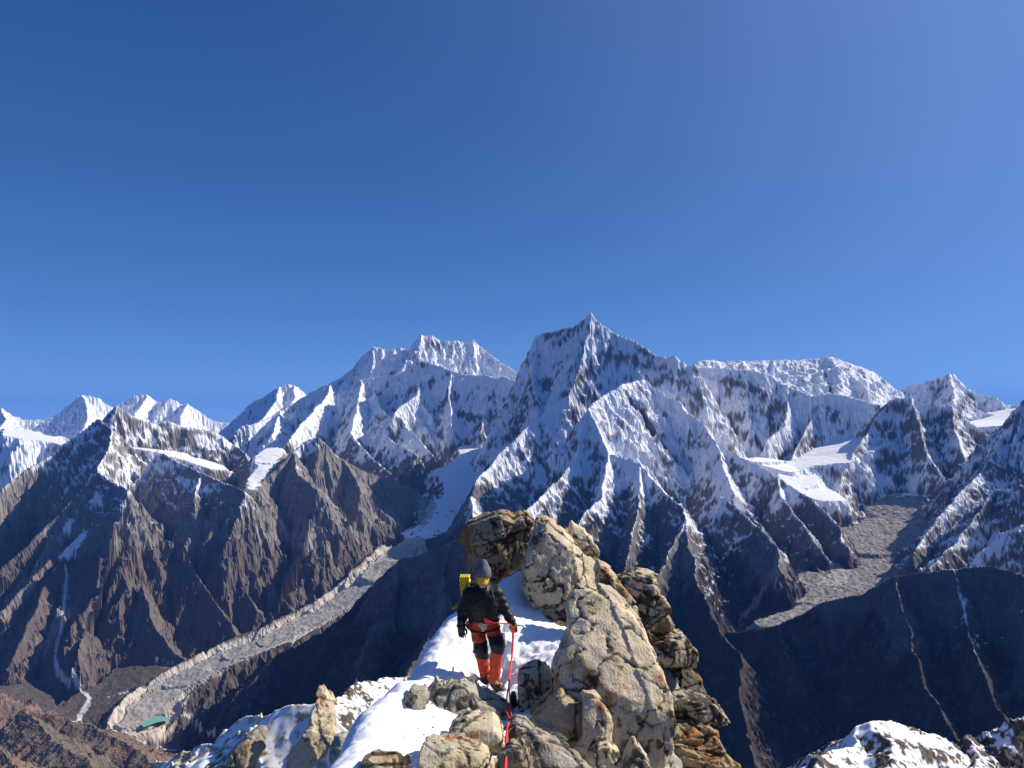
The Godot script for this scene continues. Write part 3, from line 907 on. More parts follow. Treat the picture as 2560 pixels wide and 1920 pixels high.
# ---------------------------------------------------------------- the crag: every block a rock of its own
# [name, label, tone, distance, half thickness, lean, outline as surveyed (u, v)...]
# tone: 0 cream, 1 tan brown, 2 grey, 3 orange, 4 black lichen on cream, 5 dark
const ROCKS := [
	["overhanging_boulder", "brown overhanging boulder behind the climber's head, top left of the crag", 1, 14.2, 0.85, 0.1, [1176,1318, 1210,1306, 1232,1296, 1252,1288, 1270,1292, 1282,1300, 1300,1292, 1316,1292, 1330,1302, 1345,1320, 1350,1380, 1330,1415, 1300,1425, 1275,1440, 1250,1455, 1215,1460, 1187,1436, 1172,1420, 1168,1390, 1171,1362, 1164,1342]],
	["rounded_boulder", "largest rounded cream boulder on top of the crag, above the snow patch", 0, 13.2, 0.8, -0.25, [1344,1302, 1352,1299, 1366,1300, 1382,1306, 1396,1322, 1420,1340, 1440,1362, 1460,1385, 1480,1405, 1500,1425, 1520,1450, 1535,1480, 1545,1510, 1500,1530, 1450,1525, 1413,1522, 1380,1522, 1356,1515, 1338,1495, 1320,1465, 1308,1440, 1312,1400, 1320,1370, 1335,1340]],
	["rock_fin", "narrow pointed rock fin leaning against the rounded boulder at the crag top", 0, 13.5, 0.33, 0.0, [1424,1291, 1418,1300, 1414,1325, 1430,1345, 1445,1362, 1459,1384, 1475,1405, 1492,1425, 1510,1440, 1507,1420, 1500,1408, 1500,1375, 1490,1355, 1487,1340, 1476,1330, 1463,1317, 1450,1312, 1440,1305, 1432,1294]],
	["rock_block", "small shaded block wedged under the rounded boulder at the snow edge", 1, 12.7, 0.35, 0.0, [1356,1516, 1385,1512, 1420,1512, 1424,1568, 1405,1574, 1380,1572, 1364,1562, 1357,1545]],
	["rock_slab", "tall cream slab with dark cracks and rust streaks, largest face of the crag", 0, 9.2, 0.5, -0.85, [1451,1478, 1432,1485, 1419,1505, 1415,1545, 1416,1585, 1420,1606, 1398,1632, 1382,1680, 1378,1730, 1345,1785, 1335,1850, 1330,1960, 1720,1960, 1709,1912, 1680,1875, 1655,1860, 1657,1810, 1663,1774, 1655,1704, 1630,1643, 1612,1589, 1590,1560, 1566,1546, 1545,1528, 1520,1515, 1490,1498, 1470,1483]],
	["rock_edge", "sunlit narrow rock edge between the rounded boulder and the right column", 3, 12.2, 0.4, -0.2, [1500,1415, 1520,1426, 1545,1450, 1570,1478, 1590,1505, 1602,1530, 1612,1570, 1615,1610, 1590,1600, 1560,1570, 1530,1540, 1505,1500, 1490,1460]],
	["column_block", "square-topped block with a black lichen side, topmost of the right column", 4, 12.6, 0.5, 0.0, [1530,1437, 1560,1430, 1592,1425, 1620,1432, 1643,1436, 1640,1460, 1643,1478, 1660,1500, 1668,1522, 1664,1540, 1620,1550, 1580,1545, 1550,1500]],
	["column_block", "thin-bedded knobbly block under the square-topped one in the right column", 3, 12.45, 0.48, 0.0, [1560,1530, 1660,1528, 1672,1545, 1678,1560, 1668,1568, 1690,1580, 1700,1592, 1690,1622, 1640,1645, 1600,1645, 1585,1580]],
	["beak_block", "jutting beak-shaped block overhanging a black gap in the right column", 0, 12.2, 0.45, 0.15, [1612,1606, 1660,1590, 1683,1592, 1700,1588, 1712,1596, 1718,1610, 1733,1625, 1739,1650, 1733,1668, 1722,1672, 1700,1657, 1680,1652, 1650,1648, 1620,1640]],
	["column_block", "dark recessed block below the beak-shaped overhang in the right column", 5, 12.5, 0.4, 0.0, [1610,1630, 1720,1664, 1735,1690, 1755,1700, 1770,1738, 1700,1750, 1630,1730]],
	["lichen_block", "block covered in black lichen with a pale lip, right edge of the crag", 4, 11.7, 0.5, 0.1, [1630,1715, 1700,1722, 1768,1733, 1785,1760, 1815,1782, 1826,1800, 1827,1822, 1805,1842, 1780,1822, 1740,1806, 1680,1806, 1640,1780]],
	["column_block", "rusty brown block under the lichen-covered lip of the right column", 3, 11.35, 0.45, 0.0, [1640,1790, 1700,1798, 1750,1800, 1790,1830, 1802,1846, 1792,1872, 1750,1884, 1690,1880, 1645,1860]],
	["column_block", "orange brown bottom block of the right column", 3, 11.0, 0.6, 0.0, [1645,1850, 1720,1864, 1770,1868, 1800,1858, 1818,1880, 1848,1915, 1885,1990, 1700,1990, 1660,1920]],
	["gap_boulder", "speckled boulder standing between the snow and the tall cream slab", 0, 9.6, 0.35, -0.15, [1300,1683, 1318,1672, 1336,1664, 1360,1668, 1375,1680, 1377,1720, 1366,1745, 1345,1775, 1328,1798, 1308,1792, 1294,1768, 1300,1740]],
	["rock_wedge", "narrow pale wedge stuck in the crack left of the tall slab", 0, 9.3, 0.3, -0.2, [1386,1640, 1398,1622, 1415,1615, 1430,1635, 1440,1680, 1448,1732, 1430,1740, 1400,1712, 1378,1695]],
	["rock_block", "olive tan block with rust spots at the foot of the tall slab", 1, 8.9, 0.4, -0.3, [1328,1800, 1350,1770, 1390,1722, 1405,1712, 1420,1722, 1440,1735, 1465,1745, 1490,1765, 1505,1800, 1490,1845, 1450,1856, 1400,1850, 1350,1840]],
	["rock_flake", "pale upright flake leaning on the front of the tall slab", 0, 8.6, 0.3, -0.3, [1458,1742, 1490,1748, 1510,1770, 1528,1800, 1524,1850, 1500,1900, 1430,1900, 1420,1860, 1450,1830]],
	["lichen_rock", "small rock spotted with black and white lichen at the bottom of the slab", 4, 7.9, 0.25, -0.1, [1470,1880, 1490,1862, 1520,1860, 1545,1880, 1555,1970, 1465,1970]],
	["pointed_rock", "triangular rock with a shaded front, bottom edge right of the lichen rock", 0, 7.9, 0.25, -0.1, [1564,1915, 1580,1858, 1590,1856, 1622,1900, 1645,1970, 1558,1970]],
	["grey_rock", "small grey block beside the snow lump, left of the mottled boulder", 2, 8.7, 0.26, -0.1, [1017,1740, 1025,1724, 1045,1726, 1063,1728, 1070,1740, 1066,1765, 1068,1788, 1055,1792, 1030,1788, 1014,1780]],
	["mottled_boulder", "wide mottled grey boulder with an orange spot below the climber's feet", 2, 9.0, 0.42, -0.55, [1068,1735, 1090,1712, 1115,1716, 1140,1714, 1160,1718, 1182,1732, 1195,1752, 1220,1762, 1245,1775, 1272,1792, 1278,1803, 1255,1812, 1235,1818, 1200,1818, 1160,1816, 1110,1800, 1070,1786, 1064,1760]],
	["shaded_block", "rusty brown shaded block under the mottled grey boulder", 1, 8.6, 0.36, 0.1, [1018,1790, 1040,1784, 1066,1792, 1100,1798, 1114,1812, 1128,1830, 1137,1860, 1122,1874, 1090,1868, 1065,1860, 1050,1834, 1030,1814]],
	["pale_block", "pale angular block with a bright edge in front of the mottled boulder", 0, 7.8, 0.38, -0.3, [1128,1838, 1140,1822, 1165,1812, 1190,1816, 1230,1818, 1245,1830, 1255,1850, 1262,1880, 1272,1930, 1250,1960, 1220,1910, 1200,1888, 1170,1876, 1140,1866, 1130,1852]],
	["front_slab", "flat-topped tan slab at the bottom edge left of the rope", 0, 7.3, 0.38, -0.5, [1070,1862, 1085,1866, 1130,1876, 1190,1884, 1212,1895, 1234,1925, 1245,1995, 1090,1995, 1078,1920]],
	["orange_rock", "orange rock poking through the snow at the bottom edge", 3, 6.7, 0.22, -0.2, [903,1928, 912,1908, 930,1898, 950,1904, 965,1906, 985,1900, 1010,1908, 1024,1932, 1032,1990, 896,1990]],
	["grey_rock", "lumpy grey rock just right of the rope knot", 2, 8.2, 0.24, -0.1, [1272,1815, 1290,1802, 1315,1810, 1332,1830, 1327,1850, 1300,1860, 1275,1856, 1264,1834]],
	["white_slab", "bright whitish slab sloping to the bottom edge right of the rope", 2, 7.5, 0.34, -0.75, [1318,1862, 1345,1850, 1390,1868, 1430,1888, 1480,1918, 1525,1995, 1320,1995, 1313,1905]],
	["tan_rock", "small tan rock behind the rope at the bottom edge", 1, 7.2, 0.24, -0.2, [1250,1884, 1278,1862, 1308,1866, 1318,1900, 1322,1990, 1246,1990]],
	["rock_pinnacle", "cream rock pinnacle standing out of the snowy rib at bottom left", 0, 37.5, 1.0, -0.3, [784,1733, 792,1731, 800,1740, 806,1752, 823,1778, 832,1800, 836,1830, 842,1918, 846,1995, 722,1995, 725,1918, 731,1868, 752,1840, 766,1815, 772,1790, 779,1758]],
	["rock_buttress", "grey ribbed buttress between the pinnacle and the snow lump", 2, 36.5, 1.0, -0.4, [838,1838, 860,1832, 880,1842, 905,1838, 918,1862, 925,1900, 920,1995, 836,1995]],
	["rock_outcrop", "dark banded outcrop in the snow left of the pinnacle", 2, 38.5, 0.5, -0.5, [614,1836, 640,1822, 668,1820, 664,1850, 640,1872, 618,1868]],
	["rock_outcrop", "ragged brown outcrop at the bottom edge of the snowy rib", 1, 37.0, 0.6, -0.5, [590,1872, 612,1862, 640,1868, 655,1880, 640,1905, 620,1950, 560,1950, 575,1905]],
	["small_stone", "yellow stone in the snow below the climber's boots", 1, 9.9, 0.06, 0.0, [1208,1735, 1216,1729, 1226,1733, 1226,1745, 1214,1745]],
	["small_stone", "flat tan stone under the toe of the climber's front boot", 1, 9.8, 0.07, 0.0, [1241,1742, 1252,1735, 1262,1745, 1266,1757, 1250,1758, 1241,1752]],
	["small_stone", "dark stone in the gap between the rope and the speckled boulder", 5, 9.7, 0.12, 0.0, [1278,1735, 1288,1732, 1292,1748, 1290,1766, 1280,1764, 1275,1750]],
	["small_stone", "upright pebble on top of the pile above the mottled boulder", 2, 9.15, 0.07, 0.0, [1082,1708, 1087,1690, 1092,1690, 1099,1702, 1098,1716, 1086,1718]],
	["small_stone", "brown pebble at the right end of the pile above the mottled boulder", 1, 9.15, 0.08, 0.0, [1118,1716, 1119,1702, 1128,1698, 1135,1706, 1134,1722, 1122,1724]],
	["small_stone", "grey pebble at the left end of the pile above the mottled boulder", 2, 8.9, 0.07, 0.0, [1054,1726, 1058,1714, 1066,1712, 1070,1722, 1067,1732, 1057,1732]],
	["small_stone", "flat pebble in the middle of the pile above the mottled boulder", 0, 9.1, 0.09, 0.0, [1096,1718, 1100,1706, 1112,1705, 1122,1712, 1122,1722, 1100,1724]],
	["small_stone", "tan stone beside the whitish slab, nearest the rope", 0, 8.0, 0.08, 0.0, [1336,1848, 1346,1838, 1362,1842, 1376,1856, 1370,1864, 1345,1858]],
	["small_stone", "rounded grey stone at the upper edge of the whitish slab", 2, 8.1, 0.1, 0.0, [1374,1842, 1388,1834, 1404,1838, 1406,1856, 1392,1864, 1376,1856]],
	["small_stone", "long flat stone lying along the right edge of the whitish slab", 0, 7.9, 0.07, 0.0, [1404,1866, 1412,1864, 1440,1886, 1436,1894, 1420,1886]],
]
var rock_made := []
var rock_noise := FastNoiseLite.new()
var rock_cells := FastNoiseLite.new()
var rock_fine := FastNoiseLite.new()

var rock_split := FastNoiseLite.new()

func rock_tint(tone: int, p: Vector3, n: Vector3) -> Color:
	var a := rock_noise.get_noise_3d(p.x * 0.6, p.y * 0.6, p.z * 0.6)
	var b := rock_noise.get_noise_3d(p.x * 2.3 + 40.0, p.y * 2.3, p.z * 2.3)
	var c := rock_fine.get_noise_3d(p.x, p.y, p.z)
	var st := rock_noise.get_noise_3d(p.x * 2.2, p.y * 0.3 + 20.0, p.z * 2.2)
	var cream := Vector3(0.68, 0.60, 0.44)
	var tan_ := Vector3(0.50, 0.40, 0.24)
	var grey := Vector3(0.42, 0.40, 0.355)
	var rust := Vector3(0.38, 0.175, 0.055)
	var k := cream.lerp(tan_, clampf(0.22 + b * 1.2 + a * 1.3, 0.0, 1.0)).lerp(grey, clampf(0.1 + a * 1.4 - b, 0.0, 0.8))
	var rusty := 0.36
	var lich := 0.27
	if tone == 1:
		k = k.lerp(Vector3(0.27, 0.20, 0.105), 0.6)
		rusty = 0.22
	elif tone == 2:
		k = Vector3(0.44, 0.42, 0.36).lerp(Vector3(0.30, 0.28, 0.23), clampf(0.5 + b * 1.8, 0.0, 1.0)).lerp(Vector3(0.46, 0.44, 0.39), clampf(a + c, 0.0, 1.0))
		rusty = 0.50
		lich = 0.42
	elif tone == 3:
		k = k.lerp(Vector3(0.36, 0.23, 0.11), clampf(0.5 + a, 0.0, 1.0))
		rusty = 0.15
	elif tone == 4:
		lich = 0.02
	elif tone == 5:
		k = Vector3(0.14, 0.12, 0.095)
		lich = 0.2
	k = k.lerp(rust, smoothstep(rusty, rusty + 0.2, st * 1.1 + b * 0.35) * 0.8)
	# crusts of black lichen, speckled
	var l := b * 0.55 + a * 0.35 + c * 0.65
	k = k.lerp(Vector3(0.028, 0.028, 0.028), smoothstep(lich, lich + 0.1, l) * 0.9)
	k *= 1.0 + 0.26 * c
	return Color(k.x, k.y, k.z)

func rock_task(i: int) -> void:
	var r: Array = ROCKS[i]
	var dist: float = r[3]
	var thick: float = r[4]
	var lean: float = r[5]
	var o: Array = r[6]
	var n := o.size() / 2
	var mid := Vector2.ZERO
	for k in n:
		mid += Vector2(o[k * 2], o[k * 2 + 1]) / n
	var base := at(mid.x, mid.y, dist)
	var grow := 1.1 if dist < 11.8 and thick < 0.5 and thick > 0.2 else 1.03
	var poly := PackedVector2Array()
	var lo := Vector2(1e9, 1e9)
	var hi := -lo
	for k in n:
		var w := (at(o[k * 2], o[k * 2 + 1], dist) - base) * grow
		poly.append(Vector2(w.x, w.y))
		lo = lo.min(Vector2(w.x, w.y))
		hi = hi.max(Vector2(w.x, w.y))
	var size := minf(hi.x - lo.x, hi.y - lo.y)
	var rng := RandomNumberGenerator.new()
	rng.seed = 900 + i * 17
	# fracture planes cut the front and the back into facets
	var planes := []
	for k in 7:
		var z := 1.0 if k < 4 else -1.0
		var d := Vector3(rng.randf_range(-0.7, 0.8), rng.randf_range(-0.6, 0.8), z).normalized()
		planes.append([d, thick * rng.randf_range(0.62, 0.95) + 0.16 * size * (1.0 - absf(d.z))])
	# chips off the corners
	for k in n:
		if rng.randf() < (0.4 if dist < 20.0 else 0.15):
			var out := (poly[k] - poly[(k + n / 2) % n]).normalized()
			var z := rng.randf_range(0.35, 1.1) * (1.0 if rng.randf() < 0.75 else -1.0)
			var d := Vector3(out.x, out.y, z).normalized()
			planes.append([d, Vector3(poly[k].x, poly[k].y, 0).dot(d) + thick * absf(d.z) * rng.randf_range(0.25, 0.7)])
	var sd := float(i) * 31.7
	var near := dist < 20.0
	var yaw := 0.32 if size > 0.4 else 0.15
	var amp := clampf(size * 0.07, 0.008, 0.06 if near else 0.2)
	var joints := []
	for k in 3:
		var d: Vector3 = [Vector3(rng.randf_range(0.5, 1.0), rng.randf_range(-0.2, 0.5), rng.randf_range(-0.4, 0.4)), Vector3(rng.randf_range(-0.4, 0.4), 1.0, rng.randf_range(-0.5, 0.3)), Vector3(rng.randf_range(-0.6, -0.1), rng.randf_range(-0.3, 0.4), 1.0)][k].normalized()
		var bed := 0.5 if r[2] == 3 or r[2] == 4 or r[2] == 5 else 1.0
		joints.append([d, maxf(size, 0.45) * rng.randf_range(0.32, 0.6) * (bed if k == 1 else 1.0), rng.randf(), rng.randi() & 1023, clampf(size * 0.06, 0.006, 0.07 if near else 0.22)])
	# distance to the outline, tabulated
	var tc := 0.02
	var tlo := lo - Vector2.ONE * 0.3
	var tnx := int((hi.x - lo.x + 0.6) / tc) + 2
	var tny := int((hi.y - lo.y + 0.6) / tc) + 2
	var table := PackedFloat32Array()
	table.resize(tnx * tny)
	for b in tny:
		for a in tnx:
			table[b * tnx + a] = poly_distance(poly, tlo + Vector2(a, b) * tc)
	var f := func(p: Vector3) -> float:
		var g := (p if near else p * 0.45) + Vector3(sd, 0, 0)
		var wx := rock_noise.get_noise_3d(g.x * 1.4, g.y * 1.4, g.z * 1.4)
		var wy := rock_noise.get_noise_3d(g.x * 1.4, g.y * 1.4 + 50.0, g.z * 1.4)
		var q := p + Vector3(wx, wy, 0) * amp * 0.5
		var z := q.z - lean * q.y + yaw * q.x
		var fx := clampf((q.x - tlo.x) / tc, 0.0, tnx - 1.001)
		var fy := clampf((q.y - tlo.y) / tc, 0.0, tny - 1.001)
		var ix := int(fx)
		var iy := int(fy)
		fx -= ix
		fy -= iy
		var o0 := iy * tnx + ix
		var s := lerpf(lerpf(table[o0], table[o0 + 1], fx), lerpf(table[o0 + tnx], table[o0 + tnx + 1], fx), fy)
		s = smax(s, absf(z) - thick, thick * 0.08)
		var v := Vector3(q.x, q.y, z)
		for e in planes:
			s = maxf(s, v.x * e[0].x + v.y * e[0].y + v.z * e[0].z - e[1])
		if absf(s) > (0.16 if near else 0.5):
			return s
		# joints: three sets of parallel fractures; each slice stands a little proud or back of the next
		var m := rock_noise.get_noise_3d(g.x * 3.2, g.y * 3.2, g.z * 3.2)
		s += amp * 0.3 * m + amp * 0.22 * rock_cells.get_noise_3d(g.x * 1.6, g.y * 1.6, g.z * 1.6)
		var crk := rock_split.get_noise_3d(g.x + wx * 0.4, g.y * 0.7 + wy * 0.4, g.z) + 1.0
		if crk < 0.06 and m + wy > -0.15:
			s += (1.0 - crk / 0.06) * minf(0.045, size * 0.04)
		for jn in joints:
			var t: float = (v.dot(jn[0]) + 0.05 * wx + 0.03 * wy) / jn[1] + jn[2]
			var c := floorf(t)
			var fr := t - c
			var hsh: float = hash_x[(int(c) * 37 + jn[3]) & 65535]
			s += (hsh - 0.45) * jn[4]
			var gap: float = minf(fr, 1.0 - fr) * jn[1]
			if gap < 0.018 and hash_z[(int(c + (1.0 if fr > 0.5 else 0.0)) * 53 + jn[3]) & 65535] + 0.6 * wy > 0.45:
				s += (1.0 - gap / 0.018) * minf(0.045, size * 0.045)
		s += 0.011 * rock_fine.get_noise_3d(g.x, g.y, g.z)
		return s
	var cell := clampf(size / 26.0, 0.0085, 0.023) if dist < 20.0 else 0.055
	var extra := absf(lean) * maxf(absf(lo.y), absf(hi.y)) + yaw * maxf(absf(lo.x), absf(hi.x)) + 0.1
	var d := solid(f, Vector3(lo.x - (0.12 if near else 0.4), lo.y - 0.12, -thick - extra), Vector3(hi.x + (0.12 if near else 0.4), hi.y + (0.12 if near else 0.4), thick + extra), cell, 0.09 if near else 0.3)
	var col := PackedColorArray()
	for k in d.pos.size():
		var c := rock_tint(r[2], d.pos[k] + base, d.nor[k])
		# dark crack lines tinted into the colour along splits and some joints, broken up
		var q: Vector3 = d.pos[k]
		var g: Vector3 = q + Vector3(sd, 0, 0)
		var wx := rock_noise.get_noise_3d(g.x * 1.4, g.y * 1.4, g.z * 1.4)
		var wy := rock_noise.get_noise_3d(g.x * 1.4, g.y * 1.4 + 50.0, g.z * 1.4)
		q += Vector3(wx, wy, 0) * amp * 0.5
		q.z += yaw * q.x - lean * q.y
		var crk := rock_split.get_noise_3d(g.x + wx * 0.4, g.y * 0.7 + wy * 0.4, g.z) + 1.0
		var seam := (1.0 - smoothstep(0.03, 0.06, crk + 0.03 * rock_fine.get_noise_3d(g.x, g.y, g.z))) * smoothstep(-0.3, -0.05, wy) if near else 0.0
		for jn in joints:
			var t: float = (q.dot(jn[0]) + 0.05 * wx + 0.03 * wy) / jn[1] + jn[2]
			var fr := t - floorf(t)
			var gap: float = minf(fr, 1.0 - fr) * jn[1] + 0.022 * rock_fine.get_noise_3d(g.x * 1.3, g.y * 1.3, g.z * 1.3)
			if hash_z[(int(floorf(t) + (1.0 if fr > 0.5 else 0.0)) * 53 + jn[3]) & 65535] + 0.9 * wy > 0.52:
				seam = maxf(seam, 1.0 - smoothstep(0.010, 0.024, gap))
		col.append(c.lerp(Color(0.03, 0.028, 0.026), seam * 0.85))
	d.col = col
	d.base = base
	lock.lock()
	rock_made[i] = d
	lock.unlock()

var rock_material: StandardMaterial3D

func make_rock_material() -> void:
	rock_noise.seed = 31
	rock_noise.frequency = 0.9
	rock_noise.fractal_octaves = 4
	rock_cells.seed = 7
	rock_cells.noise_type = FastNoiseLite.TYPE_CELLULAR
	rock_cells.cellular_return_type = FastNoiseLite.RETURN_CELL_VALUE
	rock_cells.cellular_distance_function = FastNoiseLite.DISTANCE_HYBRID
	rock_cells.frequency = 2.6
	rock_cells.fractal_octaves = 2
	rock_split.seed = 19
	rock_split.noise_type = FastNoiseLite.TYPE_CELLULAR
	rock_split.cellular_return_type = FastNoiseLite.RETURN_DISTANCE2_SUB
	rock_split.frequency = 1.9
	rock_split.fractal_type = FastNoiseLite.FRACTAL_NONE
	rock_fine.seed = 12
	rock_fine.frequency = 8.0
	rock_fine.fractal_octaves = 4
	var g := FastNoiseLite.new()
	g.seed = 3
	g.frequency = 0.03
	g.fractal_octaves = 5
	g.fractal_gain = 0.62
	var im := g.get_seamless_image(512, 512)
	var grain := Image.create(512, 512, false, Image.FORMAT_RGB8)
	var relief := Image.create(512, 512, false, Image.FORMAT_L8)
	for y in 512:
		for x in 512:
			var v := im.get_pixel(x, y).r
			var k := clampf(0.76 + v * 0.4, 0.0, 1.0)
			if v < 0.17:
				k *= 0.45
			grain.set_pixel(x, y, Color(k, k * 0.985, k * 0.96))
			relief.set_pixel(x, y, Color(v, v, v))
	rock_material = StandardMaterial3D.new()
	rock_material.resource_name = "granite"
	rock_material.vertex_color_use_as_albedo = true
	rock_material.albedo_texture = ImageTexture.create_from_image(grain)
	rock_material.uv1_triplanar = true
	rock_material.uv1_world_triplanar = true
	rock_material.uv1_scale = Vector3.ONE * 1.7
	rock_material.roughness = 0.88
	rock_material.metallic_specular = 0.3
	rock_material.heightmap_enabled = true
	rock_material.heightmap_texture = ImageTexture.create_from_image(relief)
	rock_material.heightmap_scale = 1.2

func make_rocks() -> void:
	var t0 := Time.get_ticks_msec()
	rock_made.resize(ROCKS.size())
	WorkerThreadPool.wait_for_group_task_completion(WorkerThreadPool.add_group_task(rock_task, ROCKS.size(), -1, true))
	var tris := 0
	var used := {}
	for i in ROCKS.size():
		var d: Dictionary = rock_made[i]
		var mi := MeshInstance3D.new()
		var nm: String = ROCKS[i][0]
		used[nm] = used.get(nm, -1) + 1
		mi.name = nm if used[nm] == 0 else "%s_%03d" % [nm, used[nm]]
		mi.mesh = mesh_of(d, rock_material)
		mi.position = d.base
		add_child(mi)
		var is_small: bool = nm == "small_stone"
		tag(mi, ROCKS[i][1], "stone" if is_small else "rock", "loose stones on the ridge" if is_small else "")
		tris += d.idx.size() / 3
	print("rocks ", Time.get_ticks_msec() - t0, " ms, triangles ", tris)

# ---------------------------------------------------------------- snow and ground of the ridge
var near_noise := FastNoiseLite.new()

# a sheet through surveyed points: triangulated, sampled on a grid and smoothed
func sheet(points: Array, lo: Vector2, hi: Vector2, cell: float, blur: int) -> Dictionary:
	var p2 := PackedVector2Array()
	var ys := PackedFloat32Array()
	for e in points:
		var w: Vector3 = at(e[0], e[1], e[2]) if e.size() == 3 else Vector3(e[0], e[1], e[2])
		if e.size() == 4:
			w = Vector3(e[0], e[1], e[2])
		p2.append(Vector2(w.x, w.z))
		ys.append(w.y)
	var tri := Geometry2D.triangulate_delaunay(p2)
	var nx := int((hi.x - lo.x) / cell) + 1
	var nz := int((hi.y - lo.y) / cell) + 1
	var h := PackedFloat32Array()
	h.resize(nx * nz)
	h.fill(-9999.0)
	for t in range(0, tri.size(), 3):
		var a := p2[tri[t]]
		var b := p2[tri[t + 1]]
		var c := p2[tri[t + 2]]
		var den := (b.y - c.y) * (a.x - c.x) + (c.x - b.x) * (a.y - c.y)
		if absf(den) < 1e-9:
			continue
		var mn := a.min(b).min(c)
		var mx := a.max(b).max(c)
		for j in range(maxi(0, int((mn.y - lo.y) / cell)), mini(nz - 1, int((mx.y - lo.y) / cell) + 1) + 1):
			for i in range(maxi(0, int((mn.x - lo.x) / cell)), mini(nx - 1, int((mx.x - lo.x) / cell) + 1) + 1):
				var q := Vector2(lo.x + i * cell, lo.y + j * cell)
				var u := ((b.y - c.y) * (q.x - c.x) + (c.x - b.x) * (q.y - c.y)) / den
				var v := ((c.y - a.y) * (q.x - c.x) + (a.x - c.x) * (q.y - c.y)) / den
				if u >= -0.001 and v >= -0.001 and u + v <= 1.001:
					h[j * nx + i] = u * ys[tri[t]] + v * ys[tri[t + 1]] + (1.0 - u - v) * ys[tri[t + 2]]
	for n in blur:
		var g := h.duplicate()
		for j in range(1, nz - 1):
			for i in range(1, nx - 1):
				var k := j * nx + i
				if h[k] > -9000.0 and h[k - 1] > -9000.0 and h[k + 1] > -9000.0 and h[k - nx] > -9000.0 and h[k + nx] > -9000.0:
					g[k] = (h[k] * 2.0 + h[k - 1] + h[k + 1] + h[k - nx] + h[k + nx]) / 6.0
		h = g
	return {"h": h, "nx": nx, "nz": nz, "lo": lo, "cell": cell}

func sheet_mesh(s: Dictionary, tint: Callable) -> Dictionary:
	var h: PackedFloat32Array = s.h
	var nx: int = s.nx
	var nz: int = s.nz
	var pos := PackedVector3Array()
	var nor := PackedVector3Array()
	var col := PackedColorArray()
	var idx := PackedInt32Array()
	for j in nz:
		for i in nx:
			var k := j * nx + i
			var x: float = s.lo.x + i * s.cell
			var z: float = s.lo.y + j * s.cell
			pos.append(Vector3(x, h[k], z))
			var a := h[k - 1] if i > 0 else h[k]
			var b := h[k + 1] if i < nx - 1 else h[k]
			var c := h[k - nx] if j > 0 else h[k]
			var d := h[k + nx] if j < nz - 1 else h[k]
			var n := Vector3(a - b, 2.0 * s.cell, c - d).normalized()
			nor.append(n)
			col.append(tint.call(pos[k], n))
	for j in nz - 1:
		for i in nx - 1:
			var k := j * nx + i
			if h[k] > -9000.0 and h[k + 1] > -9000.0 and h[k + nx] > -9000.0 and h[k + nx + 1] > -9000.0:
				idx.append_array([k, k + 1, k + nx, k + 1, k + nx + 1, k + nx])
	return {"pos": pos, "nor": nor, "col": col, "idx": idx}

var snow_material: StandardMaterial3D
var ground_sheet := {}
var snow_sheet := {}

func height_on(s: Dictionary, x: float, z: float) -> float:
	var i := clampi(int(round((x - s.lo.x) / s.cell)), 0, s.nx - 1)
	var j := clampi(int(round((z - s.lo.y) / s.cell)), 0, s.nz - 1)
	return s.h[j * s.nx + i]

